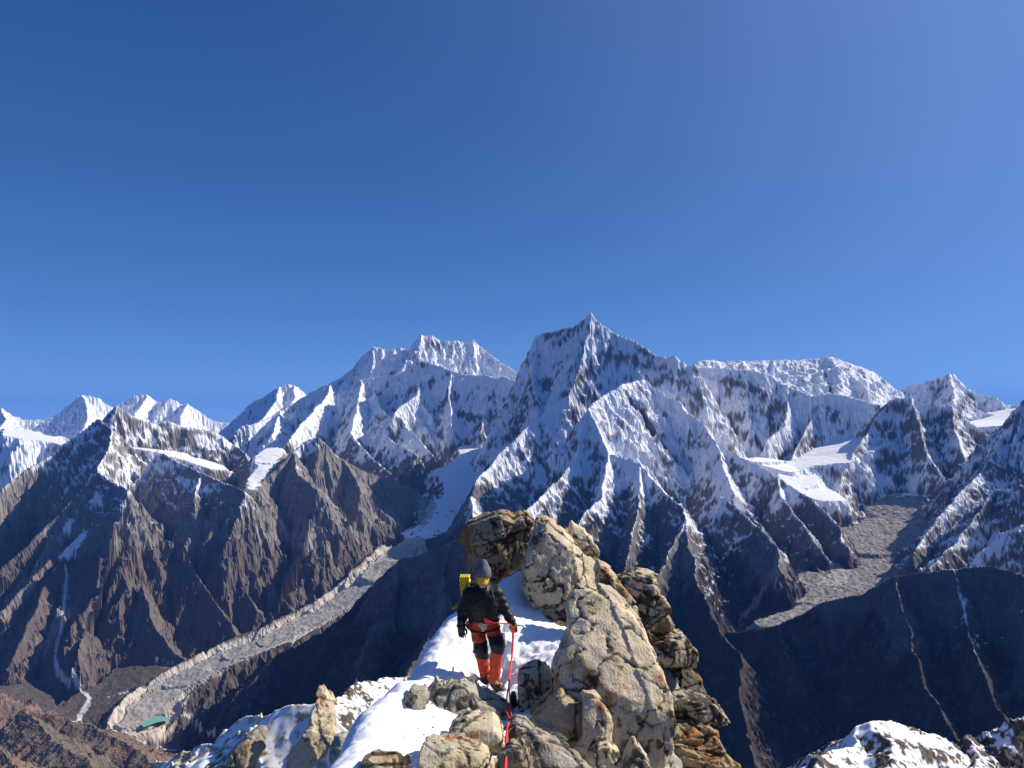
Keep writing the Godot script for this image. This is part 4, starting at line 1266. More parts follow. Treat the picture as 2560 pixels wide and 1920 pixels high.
func make_near_ground() -> void:
	make_rock_material()
	near_noise.seed = 44
	near_noise.frequency = 1.0
	near_noise.fractal_octaves = 4
	var t0 := Time.get_ticks_msec()
	snow_material = StandardMaterial3D.new()
	snow_material.resource_name = "snow"
	snow_material.albedo_color = Color(0.93, 0.945, 0.96)
	snow_material.roughness = 0.75
	snow_material.metallic_specular = 0.3
	var crust := FastNoiseLite.new()
	crust.seed = 6
	crust.frequency = 0.02
	crust.fractal_octaves = 4
	var ci := crust.get_seamless_image(512, 512)
	snow_material.heightmap_enabled = true
	snow_material.heightmap_texture = ImageTexture.create_from_image(ci)
	snow_material.heightmap_scale = 0.7
	snow_material.uv1_triplanar = true
	snow_material.uv1_world_triplanar = true
	snow_material.uv1_scale = Vector3.ONE * 0.8
	# snow crest with the climber's track
	var pts := [
		[1308,1416,13.6],[1250,1455,13.2],[1200,1490,12.8],[1141,1529,12.3],[1099,1591,11.5],[1070,1650,10.8],[1046,1694,10.2],
		[1340,1490,13.2],[1400,1575,12.2],[1445,1592,11.8],[1300,1560,12.1],[1230,1600,11.6],[1180,1640,11.2],[1120,1668,10.7],
		[1240,1733,10.7],[1225,1705,10.95],[1150,1692,10.6],[1100,1700,10.3],[1300,1650,11.1],[1350,1640,11.1],[1400,1612,11.3],[1320,1600,11.7],
		[1300,1720,10.4],[1290,1765,9.8],[1240,1770,10.0],[1200,1752,10.1],[1330,1690,10.5],[1380,1660,10.6],
		[1275,1795,9.2],[1295,1835,8.6],[1312,1860,8.2],[1150,1735,9.8],[1090,1730,9.6],
		[1017,1686,9.0],[994,1719,8.7],[960,1750,8.4],[928,1781,8.0],[912,1836,7.4],[880,1880,7.0],[846,1918,6.6],[790,1975,6.1],
		[1060,1706,9.3],[1020,1745,8.8],[1005,1780,8.4],[1044,1826,7.9],[1070,1870,7.5],[1090,1925,7.0],[1095,1975,6.6],
		[980,1800,8.0],[960,1850,7.5],[1000,1880,7.3],[960,1925,6.9],[1000,1900,7.1],
	]
	for e in [[1308,1416,13.6],[1250,1455,13.2],[1200,1490,12.8],[1141,1529,12.3],[1099,1591,11.5],[1070,1650,10.8],[1046,1694,10.2],[1017,1686,9.0],[994,1719,8.7],[960,1750,8.4],[928,1781,8.0],[912,1836,7.4],[880,1880,7.0],[846,1918,6.6],[790,1975,6.1]]:
		var w := at(e[0], e[1], e[2])
		pts.append([w.x - 0.22, w.y - 0.14, w.z - 0.10, 0])
		pts.append([w.x - 1.1, w.y - 2.6, w.z - 0.5, 0])
	var under := at(1320, 1440, 14.4)
	pts.append([under.x, under.y - 1.2, under.z, 0])
	pts.append([1480,1600,12.6])
	snow_sheet = sheet(pts, Vector2(-4.2, -14.6), Vector2(1.6, -5.6), 0.03, 14)
	var sh: PackedFloat32Array = snow_sheet.h
	for j in snow_sheet.nz:
		for i in snow_sheet.nx:
			var k: int = j * snow_sheet.nx + i
			var x: float = snow_sheet.lo.x + i * 0.03
			var z: float = snow_sheet.lo.y + j * 0.03
			sh[k] += 0.05 * near_noise.get_noise_2d(x * 0.8, z * 0.8) + 0.03 * near_noise.get_noise_2d(x * 2.5 + z * 1.2, z * 2.0 - x + 30.0) + 0.012 * near_noise.get_noise_2d(x * 9.0, z * 5.0)
			# trodden steps beside the climber
			var tr := near_noise.get_noise_2d(x * 5.0 + 80.0, z * 5.0)
			sh[k] += 0.04 * tr * (1.0 - smoothstep(0.3, 1.1, absf(Vector2(x - 0.25, (z + 11.0) * 0.7).length())))
	# foot prints in a broken line down the crest
	for e in [[1262,1590,11.9],[1246,1612,11.6],[1268,1630,11.4],[1250,1652,11.2],[1272,1668,11.0],[1262,1690,10.8],[1286,1700,10.6],[1215,1716,10.55],[1236,1752,10.2],[1258,1772,9.9],[1180,1700,10.7]]:
		var w := at(e[0], e[1], e[2])
		for j in range(-9, 10):
			for i in range(-7, 8):
				var ci2 := int((w.x - snow_sheet.lo.x) / 0.03) + i
				var cj := int((w.z - snow_sheet.lo.y) / 0.03) + j
				if ci2 < 0 or cj < 0 or ci2 >= snow_sheet.nx or cj >= snow_sheet.nz:
					continue
				var q := Vector2(i / 3.2, j / 5.2).length() + 0.25 * near_noise.get_noise_2d(ci2 * 0.2, cj * 0.2)
				sh[cj * snow_sheet.nx + ci2] += -0.10 * (1.0 - smoothstep(0.6, 1.0, q)) + 0.025 * smoothstep(0.7, 1.1, q) * (1.0 - smoothstep(1.1, 1.6, q))
	snow_sheet.h = sh
	var sn := sheet_mesh(snow_sheet, func(_p: Vector3, _n: Vector3) -> Color: return Color.WHITE)
	sn.erase("col")
	var mi := MeshInstance3D.new()
	mi.name = "snow_ridge"
	mi.mesh = mesh_of(sn, snow_material)
	add_child(mi)
	tag(mi, "wind-packed white snow crest that the climber descends", "snow", "", "structure")
	# rubble under the rocks
	var gp := []
	for e in pts:
		if e.size() == 3:
			var w := at(e[0], e[1], e[2])
			gp.append([w.x, w.y - 0.32, w.z, 0])
		else:
			gp.append([e[0] + 0.3, e[1] - 0.6, e[2], 0])
	for e in [[1120,1850,8.4],[1200,1860,8.2],[1270,1840,8.4],[1330,1850,8.2],[1400,1870,8.3],[1470,1890,8.3],[1560,1900,8.6],[1640,1880,9.4],[1500,1700,10.6],[1560,1620,11.6],[1600,1560,12.6],[1520,1480,13.2],[1420,1420,14.0],[1330,1420,14.4],[1250,1460,14.6],[1700,1800,11.6],[1740,1850,11.4],[1640,1700,12.2],[1660,1600,12.9],[1700,1920,10.6],[1100,1960,6.9],[1200,1960,7.0],[1300,1960,7.0],[1400,1960,7.2],[1500,1980,7.4],[1650,1990,8.4]]:
		gp.append(e)
	for e in [[0, -1.7, 0.6], [-0.6, -1.75, 1.5], [0.8, -1.75, 1.5], [0, -1.8, -1.5], [0.3, -2.2, -4.0], [-0.9, -2.4, -4.0], [1.3, -2.5, -4.0], [-1.6, -3.4, -3.0], [2.6, -3.6, -3.0], [-3.5, -8, 0], [4.5, -8, 0], [3.4, -6.5, -9.0], [4.6, -7.5, -12.0], [3.8, -7.5, -15.0], [0.5, -7.5, -17.0], [-2.5, -8.5, -16.5], [-4.2, -8, -8], [4.5, -8, -4.0]]:
		gp.append([e[0], e[1], e[2], 0])
	ground_sheet = sheet(gp, Vector2(-4.4, -17.2), Vector2(4.8, 1.6), 0.045, 6)
	var gh: PackedFloat32Array = ground_sheet.h
	for j in ground_sheet.nz:
		for i in ground_sheet.nx:
			var k: int = j * ground_sheet.nx + i
			var x: float = ground_sheet.lo.x + i * 0.045
			var z: float = ground_sheet.lo.y + j * 0.045
			gh[k] += 0.10 * rock_cells.get_noise_2d(x * 1.4, z * 1.4) + 0.06 * rock_noise.get_noise_2d(x * 3.0, z * 3.0) - 0.03
	ground_sheet.h = gh
	var gr := sheet_mesh(ground_sheet, func(p: Vector3, n: Vector3) -> Color: return rock_tint(2, p, n))
	var gm := MeshInstance3D.new()
	gm.name = "ridge_ground"
	gm.mesh = mesh_of(gr, rock_material)
	add_child(gm)
	tag(gm, "broken grey rock of the ridge crest under the boulders", "ground", "", "structure")
	# the wide land below, out to the horizon
	var land := MeshInstance3D.new()
	land.name = "ground"
	var disc := CylinderMesh.new()
	disc.top_radius = 60000.0
	disc.bottom_radius = 60000.0
	disc.height = 10.0
	disc.radial_segments = 96
	disc.rings = 1
	var lm := StandardMaterial3D.new()
	lm.albedo_color = Color(0.36, 0.32, 0.29)
	lm.roughness = 1.0
	disc.material = lm
	land.mesh = disc
	land.position.y = -3000.0
	add_child(land)
	tag(land, "brown low land far below the mountains", "ground", "", "structure")
	print("near ground ", Time.get_ticks_msec() - t0)
	make_side_ridges()
	make_gravel()

# loose chips in the hollows between the boulders
func make_gravel() -> void:
	var st := SurfaceTool.new()
	st.begin(Mesh.PRIMITIVE_TRIANGLES)
	var rng := RandomNumberGenerator.new()
	rng.seed = 88
	for k in 900:
		var u := rng.randf_range(1020, 1420)
		var v := rng.randf_range(1700, 1915)
		var d := lerpf(9.9, 7.0, (v - 1700) / 215.0) + rng.randf_range(-0.5, 0.5)
		var w := at(u, v, d)
		var y := maxf(height_on(ground_sheet, w.x, w.z), height_on(snow_sheet, w.x, w.z))
		var on_snow := height_on(snow_sheet, w.x, w.z) > height_on(ground_sheet, w.x, w.z)
		if on_snow and rng.randf() < 0.93:
			continue
		var s := rng.randf_range(0.012, 0.045) * (0.5 if on_snow else 1.0)
		var b := Basis(Vector3(rng.randf_range(-1, 1), rng.randf_range(-1, 1), rng.randf_range(-1, 1)).normalized(), rng.randf() * TAU)
		var q := [Vector3(s, 0, 0), Vector3(-s * 0.8, s * 0.2, 0), Vector3(0, s * 0.7, 0), Vector3(0, -s * 0.6, s * 0.2), Vector3(0, 0, s * 0.9), Vector3(s * 0.2, 0, -s)]
		var tone := rock_tint(rng.randi() % 3, w * 3.0, Vector3.UP)
		for f in [[0, 2, 4], [4, 2, 1], [1, 2, 5], [5, 2, 0], [4, 3, 0], [1, 3, 4], [5, 3, 1], [0, 3, 5]]:
			for i in [0, 2, 1]:
				st.set_color(tone)
				st.add_vertex(Vector3(w.x, y + s * 0.2, w.z) + b * q[f[i]])
	st.generate_normals()
	var mi := MeshInstance3D.new()
	mi.name = "gravel"
	mi.mesh = st.commit()
	mi.mesh.surface_set_material(0, rock_material)
	add_child(mi)
	tag(mi, "scattered chips of grey and tan stone between the boulders", "gravel", "", "stuff")

# snowy side ridges below the crest: chains of surveyed points with slopes falling to both sides
func side_ridge(called: String, label: String, chains: Array, lo: Vector2, hi: Vector2, cell: float, scale_: float, hold: float, tone: int) -> void:
	var sg := []
	for ch in chains:
		var p: Array = ch[0]
		for k in p.size() - 1:
			sg.append([at(p[k][0], p[k][1], p[k][2]), at(p[k + 1][0], p[k + 1][1], p[k + 1][2]), ch[1], ch[2]])
	var nx := int((hi.x - lo.x) / cell) + 1
	var nz := int((hi.y - lo.y) / cell) + 1
	var h := PackedFloat32Array()
	h.resize(nx * nz)
	for j in nz:
		for i in nx:
			var x := lo.x + i * cell
			var z := lo.y + j * cell
			var w1 := near_noise.get_noise_2d(x / scale_ * 0.22, z / scale_ * 0.22)
			var w2 := near_noise.get_noise_2d(x / scale_ * 0.22, z / scale_ * 0.22 + 70.0)
			var qx := x + w1 * scale_ * 0.9
			var qz := z + w2 * scale_ * 0.9
			var best := -1e9
			for s in sg:
				var a: Vector3 = s[0]
				var b: Vector3 = s[1]
				var ex := b.x - a.x
				var ez := b.z - a.z
				var t := clampf(((qx - a.x) * ex + (qz - a.z) * ez) / (ex * ex + ez * ez), 0.0, 1.0)
				var dx := qx - a.x - ex * t
				var dz := qz - a.z - ez * t
				var sl: float = s[2] if ex * dz - ez * dx > 0.0 else s[3]
				best = maxf(best, lerpf(a.y, b.y, t) - sl * sqrt(dx * dx + dz * dz))
			var out := bare(x, best, z, scale_, hold, false)
			var cr := rock_cells.get_noise_3d(x / scale_ * 0.5, best / scale_ * 0.6, z / scale_ * 0.5)
			var cr2 := rock_cells.get_noise_3d(x / scale_ * 1.4 + 9.0, best / scale_ * 1.6, z / scale_ * 1.4)
			h[j * nx + i] = best + scale_ * (0.10 * w2 + 0.03 * near_noise.get_noise_2d(x / scale_ * 0.9, z / scale_ * 0.9) + smoothstep(-0.08, 0.25, out) * (0.08 + 0.13 * cr + 0.07 * cr2))
	var s := {"h": h, "nx": nx, "nz": nz, "lo": lo, "cell": cell}
	var k0 := scale_
	var d := sheet_mesh(s, func(p: Vector3, n: Vector3) -> Color:
		var g := p / k0
		var a := near_noise.get_noise_3d(g.x * 0.25, g.y * 0.25, g.z * 0.25)
		var b := near_noise.get_noise_3d(g.x * 1.1, g.y * 2.2, g.z * 1.1)
		var c := near_noise.get_noise_3d(g.x * 3.5, g.y * 6.0, g.z * 3.5)
		var sn := 1.0 - smoothstep(-0.02, 0.02, bare(p.x, p.y, p.z, k0, hold) + 0.10 * c + 0.05 * b + 0.5 * maxf(0.0, 0.45 - n.y))
		var rc := rock_tint(tone, p / k0 * 0.8, n)
		var v := Vector3(rc.r, rc.g, rc.b) * 0.8
		v = v.lerp(Vector3(0.83, 0.85, 0.87), sn)
		return Color(v.x, v.y, v.z))
	var m := StandardMaterial3D.new()
	m.resource_name = "snowy_rock"
	m.vertex_color_use_as_albedo = true
	m.roughness = 0.85
	m.metallic_specular = 0.25
	var mi := MeshInstance3D.new()
	mi.name = called
	mi.mesh = mesh_of(d, m)
	add_child(mi)
	tag(mi, label, "ridge", "", "structure")

# where rock shows through the snow: above zero
func bare(x: float, y: float, z: float, sc: float, hold: float, fine := true) -> float:
	var a := near_noise.get_noise_3d(x / sc * 0.13, y / sc * 0.2, z / sc * 0.13)
	var b := near_noise.get_noise_3d(x / sc * 0.6 + 40.0, y / sc * 0.9, z / sc * 0.6)
	var c := near_noise.get_noise_3d(x / sc * 2.2, y / sc * 3.0 + 12.0, z / sc * 2.2)
	return a * 0.8 + b * 0.7 + (c * 0.8 if fine else 0.0) - hold

func make_side_ridges() -> void:
	var t0 := Time.get_ticks_msec()
	side_ridge("side_ridge", "snow-covered rock rib with a pinnacle below the crest, bottom left of centre",
		[[[[350,1945,47],[420,1905,46],[470,1882,45],[519,1852,44],[562,1818,43],[636,1794,42],[700,1776,41],[755,1756,40],[790,1752,39.5],[830,1800,39]], 0.8, 1.6],
		 [[[790,1752,39.5],[800,1830,38],[850,1870,37],[900,1930,36],[940,2010,34]], 1.2, 1.3]],
		Vector2(-25.0, -50.0), Vector2(-4.5, -30.0), 0.075, 1.6, 0.02, 0)
	side_ridge("dark_side_ridge", "dark brown side ridge dusted with snow behind the snow lump",
		[[[[790,1800,115],[830,1750,120],[870,1724,126],[910,1706,132],[955,1694,138],[1005,1690,142],[1060,1710,142],[1120,1760,140]], 0.75, 0.9]],
		Vector2(-50.0, -165.0), Vector2(-4.0, -85.0), 0.25, 2.2, -0.02, 5)
	side_ridge("snowy_crest", "snowy rock crest with a small peak in the bottom right corner",
		[[[[1990,1950,290],[2060,1900,315],[2110,1874,330],[2150,1850,345],[2185,1820,355],[2205,1792,360],[2240,1803,365],[2290,1822,372],[2330,1846,380],[2400,1867,388],[2440,1852,390],[2480,1832,390],[2520,1806,390],[2560,1790,390],[2660,1765,390]], 0.65, 1.0],
		 [[[2205,1792,360],[2210,1850,335],[2190,1910,315],[2180,1980,290]], 0.9, 0.7],
		 [[[2440,1852,390],[2420,1910,350],[2390,1990,310]], 0.9, 0.7]],
		Vector2(80.0, -440.0), Vector2(300.0, -260.0), 0.8, 11.0, 0.12, 5)
	print("side ridges ", Time.get_ticks_msec() - t0)

# ---------------------------------------------------------------- the climber
const CLIMB := 10.75
var body_origin := Vector3.ZERO
var parts_todo := []
var parts_done := []

func joint(u: float, v: float, fwd := 0.0) -> Vector3:
	return at(u, v, CLIMB - fwd) - body_origin

# tapered capsule: distance to the segment a-b with radius ra at a and rb at b
func limb(p: Vector3, a: Vector3, b: Vector3, ra: float, rb: float) -> float:
	var e := b - a
	var t := clampf((p - a).dot(e) / e.dot(e), 0.0, 1.0)
	return p.distance_to(a + e * t) - lerpf(ra, rb, t)

func limb_t(p: Vector3, a: Vector3, b: Vector3) -> float:
	var e := b - a
	return clampf((p - a).dot(e) / e.dot(e), 0.0, 1.0)

func ellipsoid(p: Vector3, c: Vector3, r: Vector3) -> float:
	var q := (p - c) / r
	var k := q.length()
	return (k - 1.0) * minf(r.x, minf(r.y, r.z)) if k > 0.2 else -0.8 * minf(r.x, minf(r.y, r.z))

func box_d(p: Vector3, c: Vector3, b: Basis, half: Vector3, r: float) -> float:
	var q := (b.inverse() * (p - c)).abs() - half + Vector3.ONE * r
	return q.max(Vector3.ZERO).length() + minf(maxf(q.x, maxf(q.y, q.z)), 0.0) - r

func plain(c: Color, rough := 0.8, metal := 0.0) -> StandardMaterial3D:
	var m := StandardMaterial3D.new()
	m.albedo_color = c.linear_to_srgb()
	m.roughness = rough
	m.metallic = metal
	m.metallic_specular = 0.35
	return m

func want(parent: Node3D, called: String, f: Callable, lo: Vector3, hi: Vector3, cell: float, mat: Material, tint: Variant = null, label := "") -> void:
	parts_todo.append({"parent": parent, "name": called, "f": f, "lo": lo, "hi": hi, "cell": cell, "mat": mat, "tint": tint, "label": label})

func part_task(i: int) -> void:
	var w: Dictionary = parts_todo[i]
	var d := solid(w.f, w.lo, w.hi, w.cell, 0.03)
	if w.tint != null:
		var col := PackedColorArray()
		for k in d.pos.size():
			col.append(w.tint.call(d.pos[k], d.nor[k]))
		d.col = col
	lock.lock()
	parts_done[i] = d
	lock.unlock()

func bounds(pts: Array, m: float) -> Array:
	var lo: Vector3 = pts[0]
	var hi: Vector3 = pts[0]
	for p in pts:
		lo = lo.min(p)
		hi = hi.max(p)
	return [lo - Vector3.ONE * m, hi + Vector3.ONE * m]

func make_climber() -> void:
	var t0 := Time.get_ticks_msec()
	body_origin = at(1226, 1722, CLIMB)
	var who := Node3D.new()
	who.name = "person"
	who.position = body_origin
	add_child(who)
	tag(who, "climber in black jacket, red trousers and grey beanie stepping down the snow", "person")
	var cloth := FastNoiseLite.new()
	cloth.seed = 9
	cloth.frequency = 5.5
	cloth.fractal_octaves = 3
	# joints
	var crown := joint(1208, 1421, 0.14)
	var head := joint(1207, 1438, 0.13)
	var chin := joint(1207, 1460, 0.19)
	var neck := joint(1208, 1470, 0.05)
	var chest := joint(1208, 1500, 0.04)
	var belly := joint(1208, 1532, 0.02)
	var pelvis := joint(1209, 1556, 0.0)
	var sr := joint(1174, 1484, 0.02)
	var sl := joint(1241, 1482, 0.02)
	var er := joint(1158, 1526, -0.02)
	var el := joint(1259, 1518, 0.02)
	var wr := joint(1153, 1562, 0.08)
	var wl := joint(1278, 1552, 0.12)
	var hr := joint(1193, 1562, 0.0)
	var hl := joint(1227, 1560, 0.0)
	var kr := joint(1201, 1622, 0.10)
	var kl := joint(1244, 1612, 0.20)
	var ar := joint(1213, 1690, -0.12)
	var al := joint(1234, 1698, 0.12)
	var tr := joint(1216, 1700, -0.02)
	var tl := joint(1248, 1721, 0.28)
	# body
	var bones := [[crown, head, 0.06, 0.085], [head, chin, 0.085, 0.055], [head, neck, 0.07, 0.06], [neck, chest, 0.065, 0.14], [chest, belly, 0.14, 0.13], [belly, pelvis, 0.13, 0.14],
		[chest, sr, 0.08, 0.055], [chest, sl, 0.08, 0.055], [sr, er, 0.05, 0.04], [sl, el, 0.05, 0.04], [er, wr, 0.04, 0.03], [el, wl, 0.04, 0.03],
		[hr, kr, 0.08, 0.055], [hl, kl, 0.08, 0.055], [kr, ar, 0.052, 0.038], [kl, al, 0.052, 0.038], [ar, tr, 0.036, 0.03], [al, tl, 0.036, 0.03], [pelvis, hr, 0.1, 0.08], [pelvis, hl, 0.1, 0.08]]
	var fb := func(p: Vector3) -> float:
		var s := 1e9
		for b in bones:
			s = smin(s, limb(p, b[0], b[1], b[2], b[3]), 0.04)
		s = smin(s, limb(p, chin + Vector3(0, 0.035, 0.04), chin + Vector3(0, 0.02, 0.065), 0.014, 0.012), 0.015)
		return s
	var allj := [crown, head, chin, er, wr, el, wl, ar, al, tr, tl, kr, kl]
	var bb := bounds(allj, 0.16)
	var skin := plain(Color(0.42, 0.24, 0.16), 0.6)
	want(who, "body", fb, bb[0], bb[1], 0.013, skin)
	# jacket: torso, sleeves, collar; quilted
	var black := plain(Color(0.012, 0.012, 0.014), 0.55)
	var fj := func(p: Vector3) -> float:
		var tor := ellipsoid(p, chest + Vector3(0, 0.0, -0.02), Vector3(0.235, 0.22, 0.175))
		tor = smin(tor, ellipsoid(p, belly + Vector3(0, 0.02, 0.0), Vector3(0.215, 0.19, 0.165)), 0.12)
		tor = smin(tor, limb(p, sr, sl, 0.085, 0.085), 0.08)
		var ua := limb(p, sr, er, 0.088, 0.078)
		var fa := limb(p, er, wr, 0.077, 0.058)
		var ub := limb(p, sl, el, 0.088, 0.078)
		var fe := limb(p, el, wl, 0.077, 0.058)
		var right := smin(ua, fa, 0.03) + 0.006 * sin((p.y) * 70.0)
		var left := smin(ub, fe, 0.03) + 0.006 * sin((p.y) * 70.0)
		var s := smin(smin(tor, right, 0.035), left, 0.035)
		s = smin(s, limb(p, neck + Vector3(0, -0.03, 0), neck + Vector3(0, 0.03, 0.02), 0.088, 0.075), 0.03)
		s = smax(s, (belly.y - 0.085) - p.y if absf(p.x - belly.x) < 0.24 and p.x > er.x + 0.075 and p.x < wl.x - 0.12 else -1.0, 0.02)
		s += 0.009 * cloth.get_noise_3d(p.x, p.y * 1.6, p.z)
		# zip
		if absf(p.x - chest.x - 0.005) < 0.006 and p.z > chest.z:
			s += 0.006
		return s
	bb = bounds([sr, sl, er, el, wr, wl, neck, belly], 0.25)
	want(who, "jacket", fj, bb[0], bb[1], 0.011, black, null, "black padded jacket with a stand-up collar")
	# trousers
	var red := plain(Color(0.46, 0.06, 0.022), 0.75)
	var leg_r := func(p: Vector3) -> float: return smin(limb(p, hr, kr, 0.108, 0.088), limb(p, kr, ar, 0.086, 0.072), 0.03)
	var leg_l := func(p: Vector3) -> float: return smin(limb(p, hl, kl, 0.108, 0.09), limb(p, kl, al, 0.088, 0.076), 0.03)
	var folds := func(p: Vector3) -> float: return 0.019 * cloth.get_noise_3d(p.x * 1.2, p.y * 1.9, p.z * 1.2)
	var ft := func(p: Vector3) -> float:
		var s: float = smin(leg_r.call(p), leg_l.call(p), 0.02)
		s = smin(s, ellipsoid(p, pelvis + Vector3(0, 0.03, -0.01), Vector3(0.185, 0.15, 0.14)), 0.05)
		s = smax(s, minf(ar.y, al.y) - 0.01 - p.y, 0.01)
		if p.x < kl.x - 0.16 or absf(p.x - ar.x) < 0.09 and p.z < 0.0:
			s = smax(s, ar.y - 0.02 - p.y, 0.01)
		return s + folds.call(p)
	bb = bounds([hr, hl, kr, kl, ar, al, pelvis + Vector3(0, 0.12, 0)], 0.14)
	want(who, "trousers", ft, bb[0], bb[1], 0.011, red, null, "rust red mountain trousers")
	for side in 2:
		var k: Vector3 = kr if side == 0 else kl
		var top: Vector3 = k + Vector3(0.0, 0.10 if side == 0 else 0.13, 0)
		var low: Vector3 = k - Vector3(0.0, 0.13 if side == 0 else 0.11, 0)
		var lf: Callable = leg_r if side == 0 else leg_l
		var fk := func(p: Vector3) -> float:
			var s: float = lf.call(p) - 0.006 + folds.call(p)
			s = smax(s, p.y - top.y - 0.15 * (p.x - k.x), 0.008)
			return smax(s, low.y - p.y - 0.2 * (p.x - k.x), 0.008)
		bb = bounds([top, low], 0.13)
		want(who, "knee_patch", fk, bb[0], bb[1], 0.01, black)
	# gaiter strip inside the front leg
	# boots with crampon points
	var boot_m := plain(Color(0.016, 0.015, 0.015), 0.5)
	for side in 2:
		var a: Vector3 = ar if side == 0 else al
		var t: Vector3 = tr if side == 0 else tl
		var heel := a + Vector3(0, -0.07, -0.06)
		var dir := (t - heel).normalized()
		var fbt := func(p: Vector3) -> float:
			var s := limb(p, a + Vector3(0, 0.0, -0.01), heel + Vector3(0, 0.015, 0.01), 0.07, 0.055)
			s = smin(s, limb(p, heel, t, 0.052, 0.048), 0.04)
			var sole := limb(p, heel + Vector3(0, -0.035, 0), t + Vector3(0, -0.03, 0), 0.04, 0.042)
			return smin(s, sole, 0.01)
		bb = bounds([a, heel, t], 0.12)
		want(who, "boot", fbt, bb[0], bb[1], 0.009, boot_m)
	# face mask and beanie
	var yellow := plain(Color(0.72, 0.42, 0.02), 0.6)
	var fm := func(p: Vector3) -> float:
		var s := limb(p, head, chin, 0.104, 0.07)
		s = smax(s, -(p.z - head.z + 0.0) - 0.0, 0.01)
		s = smax(s, p.y - head.y - 0.005, 0.006)
		s = smax(s, chin.y + 0.004 - p.y, 0.01)
		for e in [-1.0, 1.0]:
			var hole := Vector3(head.x + e * 0.062, head.y - 0.045, 0)
			var q := Vector2((p.x - hole.x) * 1.6, p.y - hole.y)
			if p.z > head.z and q.length() < 0.016:
				s += 0.012
		return s
	bb = bounds([head, chin], 0.14)
	want(who, "face_mask", fm, bb[0], bb[1], 0.007, yellow, null, "yellow mask over the lower face")
	var wool := plain(Color(0.13, 0.135, 0.15), 0.95)
	var fh := func(p: Vector3) -> float:
		var s := ellipsoid(p, head + Vector3(0, 0.02, -0.01), Vector3(0.118, 0.152, 0.128))
		s = smin(s, ellipsoid(p, crown + Vector3(0.005, 0.075, -0.02), Vector3(0.045, 0.04, 0.05)), 0.05)
		s = smax(s, head.y - 0.02 - p.y - 0.35 * maxf(0.0, head.z - p.z + 0.05), 0.01)
		s += 0.0025 * sin(p.y * 260.0) + 0.004 * cloth.get_noise_3d(p.x * 2.0, p.y * 2.0, p.z * 2.0)
		return s
	bb = bounds([head, crown], 0.18)
	want(who, "beanie", fh, bb[0], bb[1], 0.007, wool, null, "grey knitted beanie")
	# gloves: palm, four fingers and a thumb each
	var glove_m := StandardMaterial3D.new()
	glove_m.vertex_color_use_as_albedo = true
	glove_m.roughness = 0.6
	var right_knuckle := joint(1153, 1576, 0.09)
	var left_knuckle := joint(1286, 1566, 0.17)
	# right hand hangs relaxed
	var rf := []
	for i in 4:
		var o := Vector3(-0.034 + i * 0.022, 0.0, 0.0)
		var l: float = [0.062, 0.074, 0.078, 0.068][i]
		rf.append([right_knuckle + o, right_knuckle + o * 1.15 + Vector3(0.008, -l * 0.55, 0.012), right_knuckle + o * 1.2 + Vector3(0.022, -l * 1.15, 0.026)])
	var f_right := func(p: Vector3) -> float:
		var s := box_d(p, (wr + right_knuckle) * 0.5 + Vector3(0, -0.015, 0), Basis(), Vector3(0.047, 0.05, 0.026), 0.022)
		s = smin(s, limb(p, wr + Vector3(0, 0.035, 0), wr + Vector3(0, -0.02, 0), 0.056, 0.046), 0.02)
		for q in rf:
			s = smin(s, minf(limb(p, q[0], q[1], 0.0125, 0.012), limb(p, q[1], q[2], 0.012, 0.010)), 0.008)
		var tb := right_knuckle + Vector3(0.046, 0.035, 0.0)
		s = smin(s, minf(limb(p, tb, tb + Vector3(0.028, -0.035, 0.012), 0.016, 0.014), limb(p, tb + Vector3(0.028, -0.035, 0.012), tb + Vector3(0.03, -0.075, 0.022), 0.014, 0.011)), 0.012)
		return s
	bb = bounds([wr, right_knuckle, right_knuckle + Vector3(0, -0.1, 0)], 0.1)
	want(who, "glove", f_right, bb[0], bb[1], 0.0055, glove_m, func(_p: Vector3, _n: Vector3) -> Color: return Color(0.014, 0.014, 0.015), "black glove hanging open")
	# left hand closes round rope and axe head
	var lf2 := []
	for i in 4:
		var o := Vector3(0.030 - i * 0.020, -0.004 - i * 0.004, 0.0)
		lf2.append([left_knuckle + o + Vector3(0, 0.0, 0.02), left_knuckle + o + Vector3(0.004, -0.036, 0.046), left_knuckle + o + Vector3(0.0, -0.062, 0.018), left_knuckle + o + Vector3(-0.004, -0.05, -0.01)])
	var f_left := func(p: Vector3) -> float:
		var e := (left_knuckle - wl).normalized()
		var bs := Basis(Vector3(e.y, -e.x, 0).normalized(), e, Vector3(e.y, -e.x, 0).normalized().cross(e)).orthonormalized()
		var s := box_d(p, (wl + left_knuckle) * 0.5 + e * 0.012, bs, Vector3(0.046, 0.055, 0.028), 0.022)
		s = smin(s, limb(p, wl - e * 0.05, wl, 0.058, 0.046), 0.02)
		for q in lf2:
			s = smin(s, minf(limb(p, q[0], q[1], 0.0135, 0.0125), minf(limb(p, q[1], q[2], 0.0125, 0.012), limb(p, q[2], q[3], 0.012, 0.010))), 0.007)
		var tb := left_knuckle + Vector3(-0.045, 0.02, 0.01)
		s = smin(s, minf(limb(p, tb, tb + Vector3(-0.012, -0.035, 0.028), 0.016, 0.014), limb(p, tb + Vector3(-0.012, -0.035, 0.028), tb + Vector3(0.012, -0.06, 0.036), 0.014, 0.011)), 0.012)
		return s
	bb = bounds([wl, left_knuckle, left_knuckle + Vector3(0, -0.08, 0.03)], 0.11)
